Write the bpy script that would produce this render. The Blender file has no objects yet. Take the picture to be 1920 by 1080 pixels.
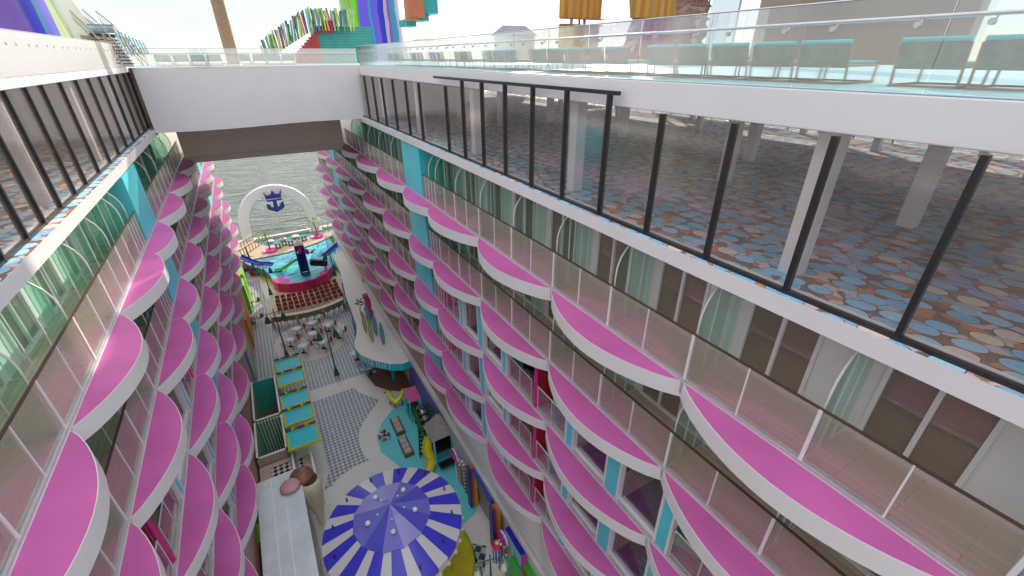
import bpy, math, random
from mathutils import Vector, Matrix
random.seed(7)
S = bpy.context.scene
COL = S.collection
PI = math.pi

# ------------------------------------------------------------------ materials
def nodes(name):
    m = bpy.data.materials.new(name); m.use_nodes = True
    nt = m.node_tree; nt.nodes.clear()
    out = nt.nodes.new('ShaderNodeOutputMaterial')
    return m, nt, out
def N(nt, t, **kw):
    n = nt.nodes.new(t)
    for k, v in kw.items():
        if k.startswith('i_'):
            key = k[2:]
            key = int(key) if key.isdigit() else key.replace('_', ' ')
            n.inputs[key].default_value = v
        else: setattr(n, k, v)
    return n
def L(nt, a, ao, b, bi): nt.links.new(a.outputs[ao], b.inputs[bi])
def c4(c): return (c[0], c[1], c[2], 1)
MC = {}
def mat(name, col, rough=0.5, metal=0.0, var=0.08, scale=3.0, bump=0.0, bscale=60, emit=None, coat=0.0):
    if name in MC: return MC[name]
    m, nt, out = nodes(name)
    b = N(nt, 'ShaderNodeBsdfPrincipled'); L(nt, b, 0, out, 0)
    b.inputs['Roughness'].default_value = rough; b.inputs['Metallic'].default_value = metal
    b.inputs['Coat Weight'].default_value = coat
    tc = N(nt, 'ShaderNodeTexCoord')
    nz = N(nt, 'ShaderNodeTexNoise'); nz.inputs['Scale'].default_value = scale; nz.inputs['Detail'].default_value = 5
    L(nt, tc, 'Object', nz, 'Vector')
    mr = N(nt, 'ShaderNodeMapRange'); mr.inputs[3].default_value = 1 - var; mr.inputs[4].default_value = 1 + var
    mr.inputs[1].default_value = .3; mr.inputs[2].default_value = .7
    L(nt, nz, 0, mr, 0)
    mx = N(nt, 'ShaderNodeVectorMath', operation='SCALE'); mx.inputs[0].default_value = col[:3]
    L(nt, mr, 0, mx, 'Scale'); L(nt, mx, 0, b, 'Base Color')
    if bump:
        n2 = N(nt, 'ShaderNodeTexNoise'); n2.inputs['Scale'].default_value = bscale
        L(nt, tc, 'Object', n2, 'Vector')
        bp = N(nt, 'ShaderNodeBump'); bp.inputs['Strength'].default_value = bump; bp.inputs['Distance'].default_value = .01
        L(nt, n2, 0, bp, 'Height'); L(nt, bp, 0, b, 'Normal')
    if emit:
        b.inputs['Emission Color'].default_value = c4(emit[0]); b.inputs['Emission Strength'].default_value = emit[1]
    MC[name] = m; return m
def glass(name, tint=(.9, .93, .92), clear=.7, refl=.22, rrough=.12, haze=.1, hcol=(.8, .8, .8), blur=0.0, brough=.2):
    """sheet glass: clear + glossy + a little milky film (+ blurred transmission)"""
    m, nt, out = nodes(name)
    tr = N(nt, 'ShaderNodeBsdfTransparent', i_Color=c4(tint))
    gl = N(nt, 'ShaderNodeBsdfGlossy', i_Roughness=rrough, i_Color=(1, 1, 1, 1))
    fr = N(nt, 'ShaderNodeFresnel', i_IOR=1.5)
    fm = N(nt, 'ShaderNodeMapRange'); fm.inputs[1].default_value = 0; fm.inputs[2].default_value = .5
    fm.inputs[3].default_value = refl * .5; fm.inputs[4].default_value = min(1, refl * 3)
    L(nt, fr, 0, fm, 0)
    last = tr
    if blur:
        rf = N(nt, 'ShaderNodeBsdfRefraction', i_Roughness=brough, i_IOR=1.03, i_Color=c4(tint))
        mb = N(nt, 'ShaderNodeMixShader', i_0=blur); L(nt, tr, 0, mb, 1); L(nt, rf, 0, mb, 2); last = mb
    df = N(nt, 'ShaderNodeBsdfDiffuse', i_Color=c4(hcol))
    tl = N(nt, 'ShaderNodeBsdfTranslucent', i_Color=c4(hcol))
    md = N(nt, 'ShaderNodeMixShader', i_0=.5); L(nt, df, 0, md, 1); L(nt, tl, 0, md, 2)
    mh = N(nt, 'ShaderNodeMixShader', i_0=haze); L(nt, last, 0, mh, 1); L(nt, md, 0, mh, 2)
    mg = N(nt, 'ShaderNodeMixShader'); L(nt, fm, 0, mg, 0); L(nt, mh, 0, mg, 1); L(nt, gl, 0, mg, 2)
    L(nt, mg, 0, out, 0)
    return m
def ramp(nt, stops, interp='CONSTANT'):
    r = N(nt, 'ShaderNodeValToRGB'); cr = r.color_ramp; cr.interpolation = interp
    while len(cr.elements) > 1: cr.elements.remove(cr.elements[-1])
    cr.elements[0].position = stops[0][0]; cr.elements[0].color = c4(stops[0][1])
    for p, c in stops[1:]:
        e = cr.elements.new(p); e.color = c4(c)
    return r

WHITE = mat('white_paint', (.80, .77, .79), .35, var=.03, scale=.6)
WHITE2 = mat('white_steel', (.7, .69, .71), .3, metal=.25, var=.05, scale=2)
PINK = mat('pink_floor_paint', (.56, .115, .38), .55, var=.10, scale=.9, bump=.15, bscale=120)
SILL = mat('sill_metal', (.62, .6, .62), .3, metal=.5, var=.05)
DARK = mat('dark_bronze', (.035, .033, .037), .35, metal=.3, var=.1)
BEIGE = mat('beige_panel', (.74, .64, .55), .5, var=.05, scale=1.2)
CYAN = mat('cyan_paint', (.09, .66, .76), .4, var=.05, scale=1)
TEALW = mat('teal_paint', (.05, .36, .33), .5, var=.05)
MAG = mat('magenta_paint', (.65, .02, .25), .35, var=.05)
REDW = mat('red_wall_paint', (.55, .02, .05), .5, var=.06)
ROSEW = mat('rose_wall_paint', (.66, .50, .49), .5, var=.05)
SALMON = mat('salmon_wall', (.52, .30, .25), .55, var=.05)
STEEL = mat('brushed_steel', (.6, .6, .62), .25, metal=.9, var=.05)
CHROME = mat('polished_steel', (.8, .8, .8), .06, metal=1.0, var=.02)
BRONZE = mat('brown_rail', (.16, .09, .07), .3, metal=.4)
BROWN = mat('brown_wood', (.20, .09, .045), .5, var=.2, scale=6)
LWOOD = mat('pale_wood', (.55, .38, .20), .5, var=.2, scale=5)
GREENM = mat('green_iron', (.03, .13, .07), .4, metal=.2, var=.15)
YEL = mat('yellow_plastic', (.62, .56, .01), .3, var=.06, coat=.3)
BLUE = mat('blue_plastic', (.01, .015, .45), .3, var=.08, coat=.3)
BLK = mat('black_metal', (.012, .012, .014), .4)
REDCH = mat('red_brown_plastic', (.38, .06, .025), .4, var=.2, scale=3)
TABW = mat('pale_blue_top', (.62, .70, .78), .25, var=.03)
STONE = mat('cream_terrazzo', (.66, .60, .57), .5, var=.10, scale=14)
PINKP = mat('hot_pink_planter', (.75, .02, .35), .4, var=.08)
LEAF = mat('palm_leaf', (.16, .34, .07), .5, var=.45, scale=2)
BARK = mat('palm_trunk', (.23, .15, .10), .8, var=.3, scale=8)
DECKBLUE = mat('pale_blue_deck', (.42, .66, .72), .35, var=.06, scale=1.5)
TEALF = mat('teal_cushion', (.10, .42, .46), .7, var=.1, bump=.2)
OLIVEF = mat('woven_back', (.20, .21, .17), .7, var=.15, scale=9)
TANF = mat('tan_frame', (.36, .23, .13), .5)
LIME = mat('lime_panel', (.22, .60, .02), .4)
GREENB = mat('green_gloss', (.03, .48, .02), .3, var=.05)
CYANB = mat('sky_gloss', (.22, .62, .75), .3, var=.05)
MAGB = mat('magenta_gloss', (.55, .03, .42), .3)
YELB = mat('pale_yellow_gloss', (.62, .62, .12), .35)
ORANGE = mat('orange_paint', (.62, .22, .03), .45, var=.1)
LSIDE = mat('hull_blue_grey', (.42, .52, .60), .4, var=.06, scale=.5)
AWN = mat('awning_teal', (.02, .52, .64), .35, var=.03)
BULBY = mat('bulb_yellow', (.62, .60, .03), .3)
GREENW = mat('sage_wall', (.16, .36, .27), .5, var=.06)
GREYR = mat('grey_roof_tile', (.33, .30, .31), .55, var=.12, scale=5)
PURW = mat('violet_paint_and_light', (.20, .15, .62), .4, var=.08)  # stripe paint on the left; painted violet light on the right shop wall
RUBBER = mat('ring_red', (.50, .05, .03), .45)
SHOPW = mat('shop_mauve', (.30, .27, .33), .35, var=.15)
SOIL = mat('planter_soil', (.08, .05, .03), .9)
DOORG = glass('room_glass', tint=(.80, .75, .70), refl=.14, rrough=.08, haze=.5, hcol=(.60, .49, .41))
BALG = glass('balcony_glass', tint=(.98, .96, .95), refl=.08, rrough=.22, haze=.17, hcol=(.82, .68, .60), blur=.6, brough=.12)
DIVG = glass('arch_screen_glass', tint=(.78, .94, .88), refl=.08, rrough=.06, haze=.04, hcol=(.35, .65, .55))
LOUG = glass('lounge_glass', tint=(.99, .98, .98), refl=.08, rrough=.12, haze=.06, hcol=(.92, .76, .58))  # cream haze paints in the warm blurred reflection on the panes
RAILG = glass('deck_rail_glass', tint=(.93, .95, .95), refl=.08, rrough=.12, haze=.05, hcol=(.85, .84, .83), blur=.8, brough=.12)
RAILW = glass('frosted_sunlit_rail_glass', tint=(.93, .92, .92), refl=.15, rrough=.3, haze=.80, hcol=(.86, .83, .82))  # frosting, with the bright sunlit white of the left rail painted in

ROOMG = glass('picture_window_glass', tint=(.92, .90, .93), refl=.035, rrough=.1, haze=.03, hcol=(.5, .4, .45))
LOWG = glass('low_rail_glass', tint=(.94, .93, .93), refl=.08, rrough=.05, haze=.06, hcol=(.6, .5, .5))
def wood_floor(name, col, w=.15):
    m, nt, out = nodes(name)
    b = N(nt, 'ShaderNodeBsdfPrincipled', i_Roughness=.45); L(nt, b, 0, out, 0)
    tc = N(nt, 'ShaderNodeTexCoord')
    br = N(nt, 'ShaderNodeTexBrick', i_Scale=1.0)
    br.inputs['Color1'].default_value = c4(col); br.inputs['Color2'].default_value = c4([x * .82 for x in col])
    br.inputs['Mortar'].default_value = c4([x * .5 for x in col]); br.inputs['Mortar Size'].default_value = .008
    br.inputs['Brick Width'].default_value = 1.6; br.inputs['Row Height'].default_value = w
    mp = N(nt, 'ShaderNodeMapping'); mp.inputs['Rotation'].default_value = (0, 0, PI / 2)
    L(nt, tc, 'Object', mp, 0); L(nt, mp, 0, br, 0); L(nt, br, 0, b, 'Base Color')
    return m
BALF = wood_floor('balcony_boards', (.66, .52, .42))
BARF = wood_floor('brown_boards', (.22, .11, .07), .12)

def carpet(name, scale, c_gap, c_edge, cells, accent):
    m, nt, out = nodes(name)
    b = N(nt, 'ShaderNodeBsdfPrincipled', i_Roughness=.85); L(nt, b, 0, out, 0)
    tc = N(nt, 'ShaderNodeTexCoord')
    mp = N(nt, 'ShaderNodeMapping'); mp.inputs['Scale'].default_value = (1, .8, 1)
    L(nt, tc, 'Object', mp, 0)
    dn = N(nt, 'ShaderNodeTexNoise', i_Scale=2.2); L(nt, mp, 0, dn, 0)
    ad = N(nt, 'ShaderNodeVectorMath', operation='MULTIPLY_ADD'); ad.inputs[1].default_value = (.12, .12, 0)
    L(nt, dn, 1, ad, 0); L(nt, mp, 0, ad, 2)
    vo = N(nt, 'ShaderNodeTexVoronoi', i_Scale=scale, i_Randomness=.55, voronoi_dimensions='2D'); L(nt, ad, 0, vo, 'Vector')
    sc = N(nt, 'ShaderNodeSeparateColor'); L(nt, vo, 'Color', sc, 0)
    cr = ramp(nt, cells); L(nt, sc, 0, cr, 0)
    n2 = N(nt, 'ShaderNodeTexNoise', i_Scale=26.0, i_Detail=6.0); L(nt, tc, 'Object', n2, 0)
    n3 = N(nt, 'ShaderNodeTexWave', i_Scale=1.6, i_Distortion=9.0); L(nt, tc, 'Object', n3, 0)
    mix = N(nt, 'ShaderNodeMixRGB', blend_type='OVERLAY', i_0=.55); L(nt, cr, 0, mix, 1); L(nt, n2, 0, mix, 2)
    gt = N(nt, 'ShaderNodeMath', operation='GREATER_THAN', i_1=.93); L(nt, n3, 1, gt, 0)
    gm = N(nt, 'ShaderNodeMath', operation='MULTIPLY', i_1=.3); L(nt, gt, 0, gm, 0)
    mx2 = N(nt, 'ShaderNodeMixRGB'); mx2.inputs[2].default_value = c4(accent); L(nt, gm, 0, mx2, 0); L(nt, mix, 0, mx2, 1)
    # disc / ring / gap
    g1 = N(nt, 'ShaderNodeMath', operation='GREATER_THAN', i_1=.40); L(nt, vo, 'Distance', g1, 0)
    m1 = N(nt, 'ShaderNodeMixRGB'); m1.inputs[2].default_value = c4(c_edge); L(nt, g1, 0, m1, 0); L(nt, mx2, 0, m1, 1)
    g2 = N(nt, 'ShaderNodeMath', operation='GREATER_THAN', i_1=.43); L(nt, vo, 'Distance', g2, 0)
    vs = N(nt, 'ShaderNodeTexVoronoi', i_Scale=scale * 2.3, voronoi_dimensions='2D'); L(nt, ad, 0, vs, 'Vector')
    s2 = N(nt, 'ShaderNodeSeparateColor'); L(nt, vs, 'Color', s2, 0)
    cg = ramp(nt, c_gap); L(nt, s2, 1, cg, 0)
    m2 = N(nt, 'ShaderNodeMixRGB'); L(nt, g2, 0, m2, 0); L(nt, m1, 0, m2, 1); L(nt, cg, 0, m2, 2)
    L(nt, m2, 0, b, 'Base Color')
    return m
CARPET = carpet('lounge_carpet', 2.7, [(0, (.22, .13, .11)), (.35, (.58, .24, .12)), (.55, (.66, .52, .54)), (.75, (.28, .19, .16)), (.9, (.26, .48, .68))],
                (.08, .05, .05), [(0, (.24, .56, .84)), (.45, (.34, .66, .88)), (.66, (.84, .66, .58)), (.84, (.22, .50, .76))], (.84, .58, .46))
CARPETP = carpet('room_carpet', 2.4, [(0, (.05, .025, .12)), (.5, (.08, .04, .09))], (.05, .02, .12),
                 [(0, (.07, .03, .22)), (.5, (.11, .06, .09)), (.8, (.07, .03, .26))], (.20, .10, .14))

def checker_mat(name, c1, c2, size, c3=None):
    m, nt, out = nodes(name)
    b = N(nt, 'ShaderNodeBsdfPrincipled', i_Roughness=.4); L(nt, b, 0, out, 0)
    tc = N(nt, 'ShaderNodeTexCoord')
    ck = N(nt, 'ShaderNodeTexChecker', i_Scale=1.0 / size); ck.inputs[1].default_value = c4(c1); ck.inputs[2].default_value = c4(c2)
    mp = N(nt, 'ShaderNodeMapping'); mp.inputs['Rotation'].default_value = (0, 0, PI / 4); mp.inputs['Location'].default_value = (0, 0, .37)
    L(nt, tc, 'Object', mp, 0); L(nt, mp, 0, ck, 0)
    nz = N(nt, 'ShaderNodeTexNoise', i_Scale=2.0, i_Detail=6.0); L(nt, tc, 'Object', nz, 0)
    mx = N(nt, 'ShaderNodeMixRGB', blend_type='OVERLAY', i_0=.35); L(nt, ck, 0, mx, 1); L(nt, nz, 0, mx, 2)
    L(nt, mx, 0, b, 'Base Color')
    return m
CHECK = checker_mat('promenade_check_tiles', (.20, .22, .28), (.56, .57, .60), .20)
CHECK2 = checker_mat('small_check_tiles', (.025, .035, .05), (.35, .40, .45), .34)
HOUND = checker_mat('houndstooth_panel', (.01, .01, .01), (.55, .55, .55), .22)

def stripes(name, cols, axis, width, rough=.5, distort=0.0):
    m, nt, out = nodes(name)
    b = N(nt, 'ShaderNodeBsdfPrincipled', i_Roughness=rough); L(nt, b, 0, out, 0)
    tc = N(nt, 'ShaderNodeTexCoord'); sp = N(nt, 'ShaderNodeSeparateXYZ')
    if distort:
        nz = N(nt, 'ShaderNodeTexNoise', i_Scale=.5, i_Detail=3.0); L(nt, tc, 'Object', nz, 0)
        ad = N(nt, 'ShaderNodeVectorMath', operation='MULTIPLY_ADD'); ad.inputs[1].default_value = (distort,) * 3
        L(nt, nz, 1, ad, 0); L(nt, tc, 'Object', ad, 2); L(nt, ad, 0, sp, 0)
    else: L(nt, tc, 'Object', sp, 0)
    mu = N(nt, 'ShaderNodeMath', operation='MULTIPLY', i_1=1.0 / (width * len(cols))); L(nt, sp, axis, mu, 0)
    fr = N(nt, 'ShaderNodeMath', operation='FRACT'); L(nt, mu, 0, fr, 0)
    rp = ramp(nt, [(i / len(cols), c) for i, c in enumerate(cols)]); L(nt, fr, 0, rp, 0); L(nt, rp, 0, b, 'Base Color')
    return m
STRG = stripes('green_white_stripes', [(.03, .20, .09), (.50, .60, .52)], 0, .09)
STRG2 = stripes('green_white_stripes_side', [(.05, .28, .15), (.42, .58, .50)], 1, .06)
CREAM = stripes('cream_boards', [(.70, .65, .48), (.70, .65, .48), (.66, .62, .46), (.70, .65, .48), (.46, .40, .30)], 1, .16)
BARBER = stripes('red_white_candy', [(.60, .03, .05), (.70, .66, .66)], 2, .16)
BARBERB = stripes('blue_white_candy', [(.05, .10, .42), (.70, .66, .68)], 2, .16)
SAIL = stripes('amber_sail', [(.50, .22, .015), (.38, .17, .04), (.54, .29, .03), (.42, .15, .04), (.55, .26, .01), (.36, .20, .08)], 0, .42)
MOSAIC_T = checker_mat('teal_mosaic', (.03, .22, .19), (.07, .34, .28), .10)

def grid_mat(name, base, line, size, lw, rough=.15):
    m, nt, out = nodes(name)
    b = N(nt, 'ShaderNodeBsdfPrincipled', i_Roughness=rough); L(nt, b, 0, out, 0)
    tc = N(nt, 'ShaderNodeTexCoord')
    br = N(nt, 'ShaderNodeTexBrick', i_Scale=1.0, offset=0.0)
    br.inputs['Color1'].default_value = c4(base); br.inputs['Color2'].default_value = c4([x * .96 for x in base])
    br.inputs['Mortar'].default_value = c4(line); br.inputs['Mortar Size'].default_value = lw
    br.inputs['Brick Width'].default_value = size[0]; br.inputs['Row Height'].default_value = size[1]
    L(nt, tc, 'Object', br, 0); L(nt, br, 0, b, 'Base Color')
    return m
WTILE = grid_mat('white_mosaic_paving', (.74, .71, .70), (.58, .56, .55), (.13, .13), .008, .45)
CTILE = grid_mat('aqua_mosaic_paving', (.14, .62, .68), (.11, .50, .56), (.13, .13), .008, .35)
GROOF = mat('white_glazed_roof', (.62, .68, .74), .10, var=.10, scale=.8)

def swirl_mat():
    m, nt, out = nodes('swirl_paint')
    b = N(nt, 'ShaderNodeBsdfPrincipled', i_Roughness=.3); L(nt, b, 0, out, 0)
    tc = N(nt, 'ShaderNodeTexCoord')
    mp = N(nt, 'ShaderNodeMapping'); mp.inputs['Scale'].default_value = (.11, .34, .5); mp.inputs['Rotation'].default_value = (0, 0, -.12)
    L(nt, tc, 'Object', mp, 0)
    nz = N(nt, 'ShaderNodeTexNoise', i_Scale=.9, i_Detail=.4, i_Distortion=1.2); L(nt, mp, 0, nz, 0)
    mu = N(nt, 'ShaderNodeMath', operation='MULTIPLY', i_1=6.5); L(nt, nz, 0, mu, 0)
    fr = N(nt, 'ShaderNodeMath', operation='FRACT'); L(nt, mu, 0, fr, 0)
    rp = ramp(nt, [(0, (.06, .58, .62)), (.2, (.11, .17, .58)), (.36, (.05, .70, .60)), (.54, (.18, .36, .66)), (.66, (.08, .70, .70)), (.84, (.13, .16, .52))]); L(nt, fr, 0, rp, 0)
    L(nt, rp, 0, b, 'Base Color')
    return m
SWIRL = swirl_mat()
def swirlcol_mat(name, cols):
    m, nt, out = nodes(name)
    b = N(nt, 'ShaderNodeBsdfPrincipled', i_Roughness=.25); L(nt, b, 0, out, 0)
    tc = N(nt, 'ShaderNodeTexCoord'); gr = N(nt, 'ShaderNodeTexGradient', gradient_type='RADIAL')
    sp = N(nt, 'ShaderNodeSeparateXYZ'); L(nt, tc, 'Object', sp, 0)
    L(nt, tc, 'Object', gr, 0)
    nz = N(nt, 'ShaderNodeTexNoise', i_Scale=.35, i_Detail=2.0); L(nt, tc, 'Object', nz, 0)
    n1 = N(nt, 'ShaderNodeMath', operation='MULTIPLY_ADD', i_1=.022); L(nt, nz, 0, n1, 0); L(nt, gr, 1, n1, 2)
    fr = N(nt, 'ShaderNodeMath', operation='SUBTRACT', i_1=.011); L(nt, n1, 0, fr, 0)
    rp = ramp(nt, cols); L(nt, fr, 0, rp, 0); L(nt, rp, 0, b, 'Base Color')
    return m
SWC = swirlcol_mat('painted_column', [(0, (.28, .50, .20)), (.057, (.20, .55, .04)), (.089, (.55, .16, .08)), (.097, (.16, .60, .01)), (.135, (.10, .35, .04)), (.145, (.12, .08, .62)), (.20, (.02, .28, .40)),
                    (.212, (.12, .08, .58)), (.25, (.015, .02, .42)), (.278, (.50, .36, .42)), (.298, (.18, .08, .45)), (.32, (.02, .25, .38)), (.365, (.45, .42, .60)), (.5, (.12, .08, .6)), (.7, (.2, .55, .04)), (.85, (.02, .25, .38))])
SWL = swirlcol_mat('painted_column_left', [(0, (.3, .1, .4)), (.30, (.20, .10, .42)), (.408, (.10, .06, .32)), (.414, (.01, .015, .45)), (.431, (.02, .22, .32)), (.441, (.10, .09, .58)), (.463, (.42, .52, .34)), (.475, (.28, .62, .01)), (.484, (.66, .40, .26)), (.489, (.45, .66, .22)), (.50, (.55, .70, .30)), (.515, (.42, .64, .20)), (.53, (.60, .68, .40)), (.7, (.2, .1, .5))])
def ring_stripe(name, k):
    m, nt, out = nodes(name)
    b = N(nt, 'ShaderNodeBsdfPrincipled', i_Roughness=.3); L(nt, b, 0, out, 0)
    tc = N(nt, 'ShaderNodeTexCoord'); gr = N(nt, 'ShaderNodeTexGradient', gradient_type='RADIAL'); L(nt, tc, 'Object', gr, 0)
    mu = N(nt, 'ShaderNodeMath', operation='MULTIPLY', i_1=float(k)); L(nt, gr, 1, mu, 0)
    fr = N(nt, 'ShaderNodeMath', operation='FRACT'); L(nt, mu, 0, fr, 0)
    rp = ramp(nt, [(0, (.05, .045, .58)), (.56, (.62, .60, .62))]); L(nt, fr, 0, rp, 0); L(nt, rp, 0, b, 'Base Color')
    return m
CANS = ring_stripe('blue_white_canopy', 15)
def canopy_top():
    m, nt, out = nodes('periwinkle_canopy')
    b = N(nt, 'ShaderNodeBsdfPrincipled', i_Roughness=.14); L(nt, b, 0, out, 0)
    tc = N(nt, 'ShaderNodeTexCoord'); gr = N(nt, 'ShaderNodeTexGradient', gradient_type='RADIAL'); L(nt, tc, 'Object', gr, 0)
    mu = N(nt, 'ShaderNodeMath', operation='MULTIPLY', i_1=12.0); L(nt, gr, 1, mu, 0)
    fl = N(nt, 'ShaderNodeMath', operation='FLOOR'); L(nt, mu, 0, fl, 0)
    wn = N(nt, 'ShaderNodeTexWhiteNoise', noise_dimensions='1D'); L(nt, fl, 0, wn, 'W')
    rp = ramp(nt, [(0, (.09, .09, .55)), (.35, (.17, .17, .60)), (.6, (.32, .30, .68)), (.85, (.11, .10, .55))]); L(nt, wn, 0, rp, 0)
    L(nt, rp, 0, b, 'Base Color'); return m
CANT = canopy_top()

def sea_mat():
    m, nt, out = nodes('sea_water')
    b = N(nt, 'ShaderNodeBsdfPrincipled', i_Roughness=.22); b.inputs['Base Color'].default_value = (.17, .20, .18, 1)
    b.inputs['IOR'].default_value = 1.33; L(nt, b, 0, out, 0)
    tc = N(nt, 'ShaderNodeTexCoord'); mp = N(nt, 'ShaderNodeMapping'); mp.inputs['Scale'].default_value = (.34, .85, 1); mp.inputs['Rotation'].default_value = (0, 0, .25)
    L(nt, tc, 'Object', mp, 0)
    n1 = N(nt, 'ShaderNodeTexNoise', i_Scale=1.0, i_Detail=6.0, i_Roughness=.6, i_Distortion=.8); L(nt, mp, 0, n1, 0)
    n2 = N(nt, 'ShaderNodeTexNoise', i_Scale=.22, i_Detail=3.0, i_Distortion=.6); L(nt, mp, 0, n2, 0)
    ad = N(nt, 'ShaderNodeMath', operation='MULTIPLY_ADD', i_1=3.0); L(nt, n2, 0, ad, 0); L(nt, n1, 0, ad, 2)
    bp = N(nt, 'ShaderNodeBump', i_Strength=1.0, i_Distance=2.6); L(nt, ad, 0, bp, 'Height'); L(nt, bp, 0, b, 'Normal')
    return m
SEA = sea_mat()

# ------------------------------------------------------------------ mesh builder
class MB:
    def __init__(s): s.v = []; s.f = []; s.mi = []; s.sm = []
    def add(s, vs, fs, mi=0, smooth=False):
        o = len(s.v); s.v += [tuple(p) for p in vs]
        for f in fs: s.f.append(tuple(i + o for i in f)); s.mi.append(mi); s.sm.append(smooth)
        return s
    def box(s, a, b, mi=0):
        x0, x1 = sorted((a[0], b[0])); y0, y1 = sorted((a[1], b[1])); z0, z1 = sorted((a[2], b[2]))
        v = [(x0, y0, z0), (x1, y0, z0), (x1, y1, z0), (x0, y1, z0), (x0, y0, z1), (x1, y0, z1), (x1, y1, z1), (x0, y1, z1)]
        return s.add(v, [(0, 3, 2, 1), (4, 5, 6, 7), (0, 1, 5, 4), (1, 2, 6, 5), (2, 3, 7, 6), (3, 0, 4, 7)], mi)
    def cbox(s, c, d, mi=0, M=None):
        v = [Vector((c[0] + sx * d[0] / 2, c[1] + sy * d[1] / 2, c[2] + sz * d[2] / 2)) for sz in (-1, 1) for sx, sy in ((-1, -1), (1, -1), (1, 1), (-1, 1))]
        if M: v = [M @ p for p in v]
        return s.add(v, [(0, 3, 2, 1), (4, 5, 6, 7), (0, 1, 5, 4), (1, 2, 6, 5), (2, 3, 7, 6), (3, 0, 4, 7)], mi)
    def prism(s, poly, z0, z1, mi=0, mtop=None, axis='z'):
        n = len(poly)
        if axis == 'z': f = lambda p, h: (p[0], p[1], h)
        elif axis == 'y': f = lambda p, h: (p[0], h, p[1])
        else: f = lambda p, h: (h, p[0], p[1])
        v = [f(p, z0) for p in poly] + [f(p, z1) for p in poly]
        s.add(v, [tuple(range(n))[::-1]] + [(i, (i + 1) % n, n + (i + 1) % n, n + i) for i in range(n)], mi)
        s.add([f(p, z1) for p in poly], [tuple(range(n))], mi if mtop is None else mtop)
        return s
    def sheet(s, poly, z, mi=0): return s.add([(p[0], p[1], z) for p in poly], [tuple(range(len(poly)))], mi)
    def tube(s, pts, r, n=8, mi=0, closed=False, smooth=True, flat=1.0):
        pts = [Vector(p) for p in pts]; rs = r if isinstance(r, (list, tuple)) else [r] * len(pts)
        rings = []; up = None; m = len(pts)
        for i, p in enumerate(pts):
            a = pts[(i - 1) % m] if (closed or i > 0) else p; b = pts[(i + 1) % m] if (closed or i < m - 1) else p
            t = (b - a).normalized()
            if up is None:
                up = Vector((0, 0, 1)) if abs(t.z) < .9 else Vector((0, 1, 0))
            sd = t.cross(up).normalized(); up2 = sd.cross(t).normalized()
            up = up2
            rings.append([p + (sd * math.cos(2 * PI * k / n) + up2 * math.sin(2 * PI * k / n) * flat) * rs[i] for k in range(n)])
        v = [q for rg in rings for q in rg]; f = []
        for i in range(m if closed else m - 1):
            j = (i + 1) % m
            for k in range(n): f.append((i * n + k, i * n + (k + 1) % n, j * n + (k + 1) % n, j * n + k))
        s.add(v, f, mi, smooth)
        if not closed: s.add(rings[0], [tuple(range(n))[::-1]], mi); s.add(rings[-1], [tuple(range(n))], mi)
        return s
    def lathe(s, prof, c=(0, 0, 0), n=20, mi=0, smooth=True, a0=0):
        v = []; f = []
        for r, z in prof:
            for k in range(n):
                a = 2 * PI * k / n + a0; v.append((c[0] + r * math.cos(a), c[1] + r * math.sin(a), c[2] + z))
        for i in range(len(prof) - 1):
            for k in range(n): f.append((i * n + k, i * n + (k + 1) % n, (i + 1) * n + (k + 1) % n, (i + 1) * n + k))
        return s.add(v, f, mi, smooth)
    def disc(s, c, r, n=28, mi=0, sy=1.0): return s.add([(c[0] + r * math.cos(2 * PI * k / n), c[1] + r * sy * math.sin(2 * PI * k / n), c[2]) for k in range(n)], [tuple(range(n))], mi)
    def ball(s, c, r, n=10, mi=0, sz=1.0):
        return s.lathe([(max(.001, r * math.sin(PI * i / (n // 2 + 2))), -r * sz * math.cos(PI * i / (n // 2 + 2))) for i in range(n // 2 + 3)], c, n, mi)
    def build(s, name, mats, parent=None, bevel=0.0):
        me = bpy.data.meshes.new(name); me.from_pydata(s.v, [], s.f)
        for m in (mats if isinstance(mats, (list, tuple)) else [mats]): me.materials.append(m)
        for p, mi, sm in zip(me.polygons, s.mi, s.sm): p.material_index = mi; p.use_smooth = sm
        me.update(); o = bpy.data.objects.new(name, me); COL.objects.link(o)
        if parent: o.parent = parent
        if bevel:
            b = o.modifiers.new('bevel', 'BEVEL'); b.width = bevel; b.segments = 2; b.limit_method = 'ANGLE'
        return o
def tag(o, label=None, cat=None, group=None, kind=None):
    if label: o['label'] = label
    if cat: o['category'] = cat
    if group: o['group'] = group
    if kind: o['kind'] = kind
    return o
def thing(name, label, cat, loc=(0, 0, 0), rz=0, group=None):
    o = bpy.data.objects.new(name, None); COL.objects.link(o); o.location = loc; o.rotation_euler = (0, 0, rz); o.empty_display_size = .2
    return tag(o, label, cat, group)
def kids(o): return [c for c in bpy.data.objects if c.parent == o]
def dup(src, parent=None, loc=None, rz=None, label=None, group=None):
    c = src.copy(); COL.objects.link(c)
    if parent is not None: c.parent = parent
    if loc is not None: c.location = loc
    if rz is not None: c.rotation_euler = (0, 0, rz)
    if label: c['label'] = label
    if group: c['group'] = group
    for k in src.get('_k', []) and []: pass
    for ch in KIDS.get(src.name, []):
        d = dup(ch, c)
    return c
KIDS = {}
def own(parent, *ch):
    KIDS.setdefault(parent.name, []).extend(ch)
    for c in ch: c.parent = parent
    return parent

# ------------------------------------------------------------------ setting
def struct(o): o['kind'] = 'structure'; return o
D = {1: 17.65, 2: 14.95, 3: 12.25, 4: 9.55, 5: 6.85}
XR, XL = 6.8, -4.21
mb = MB(); mb.sheet([(-3000, -3000), (3000, -3000), (3000, 5000), (-3000, 5000)], -14.0)
struct(mb.build('sea', SEA))
mb = MB(); mb.box((-12, -14, -.5), (18, 70.2, 0)); struct(mb.build('promenade_floor', WTILE))
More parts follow.
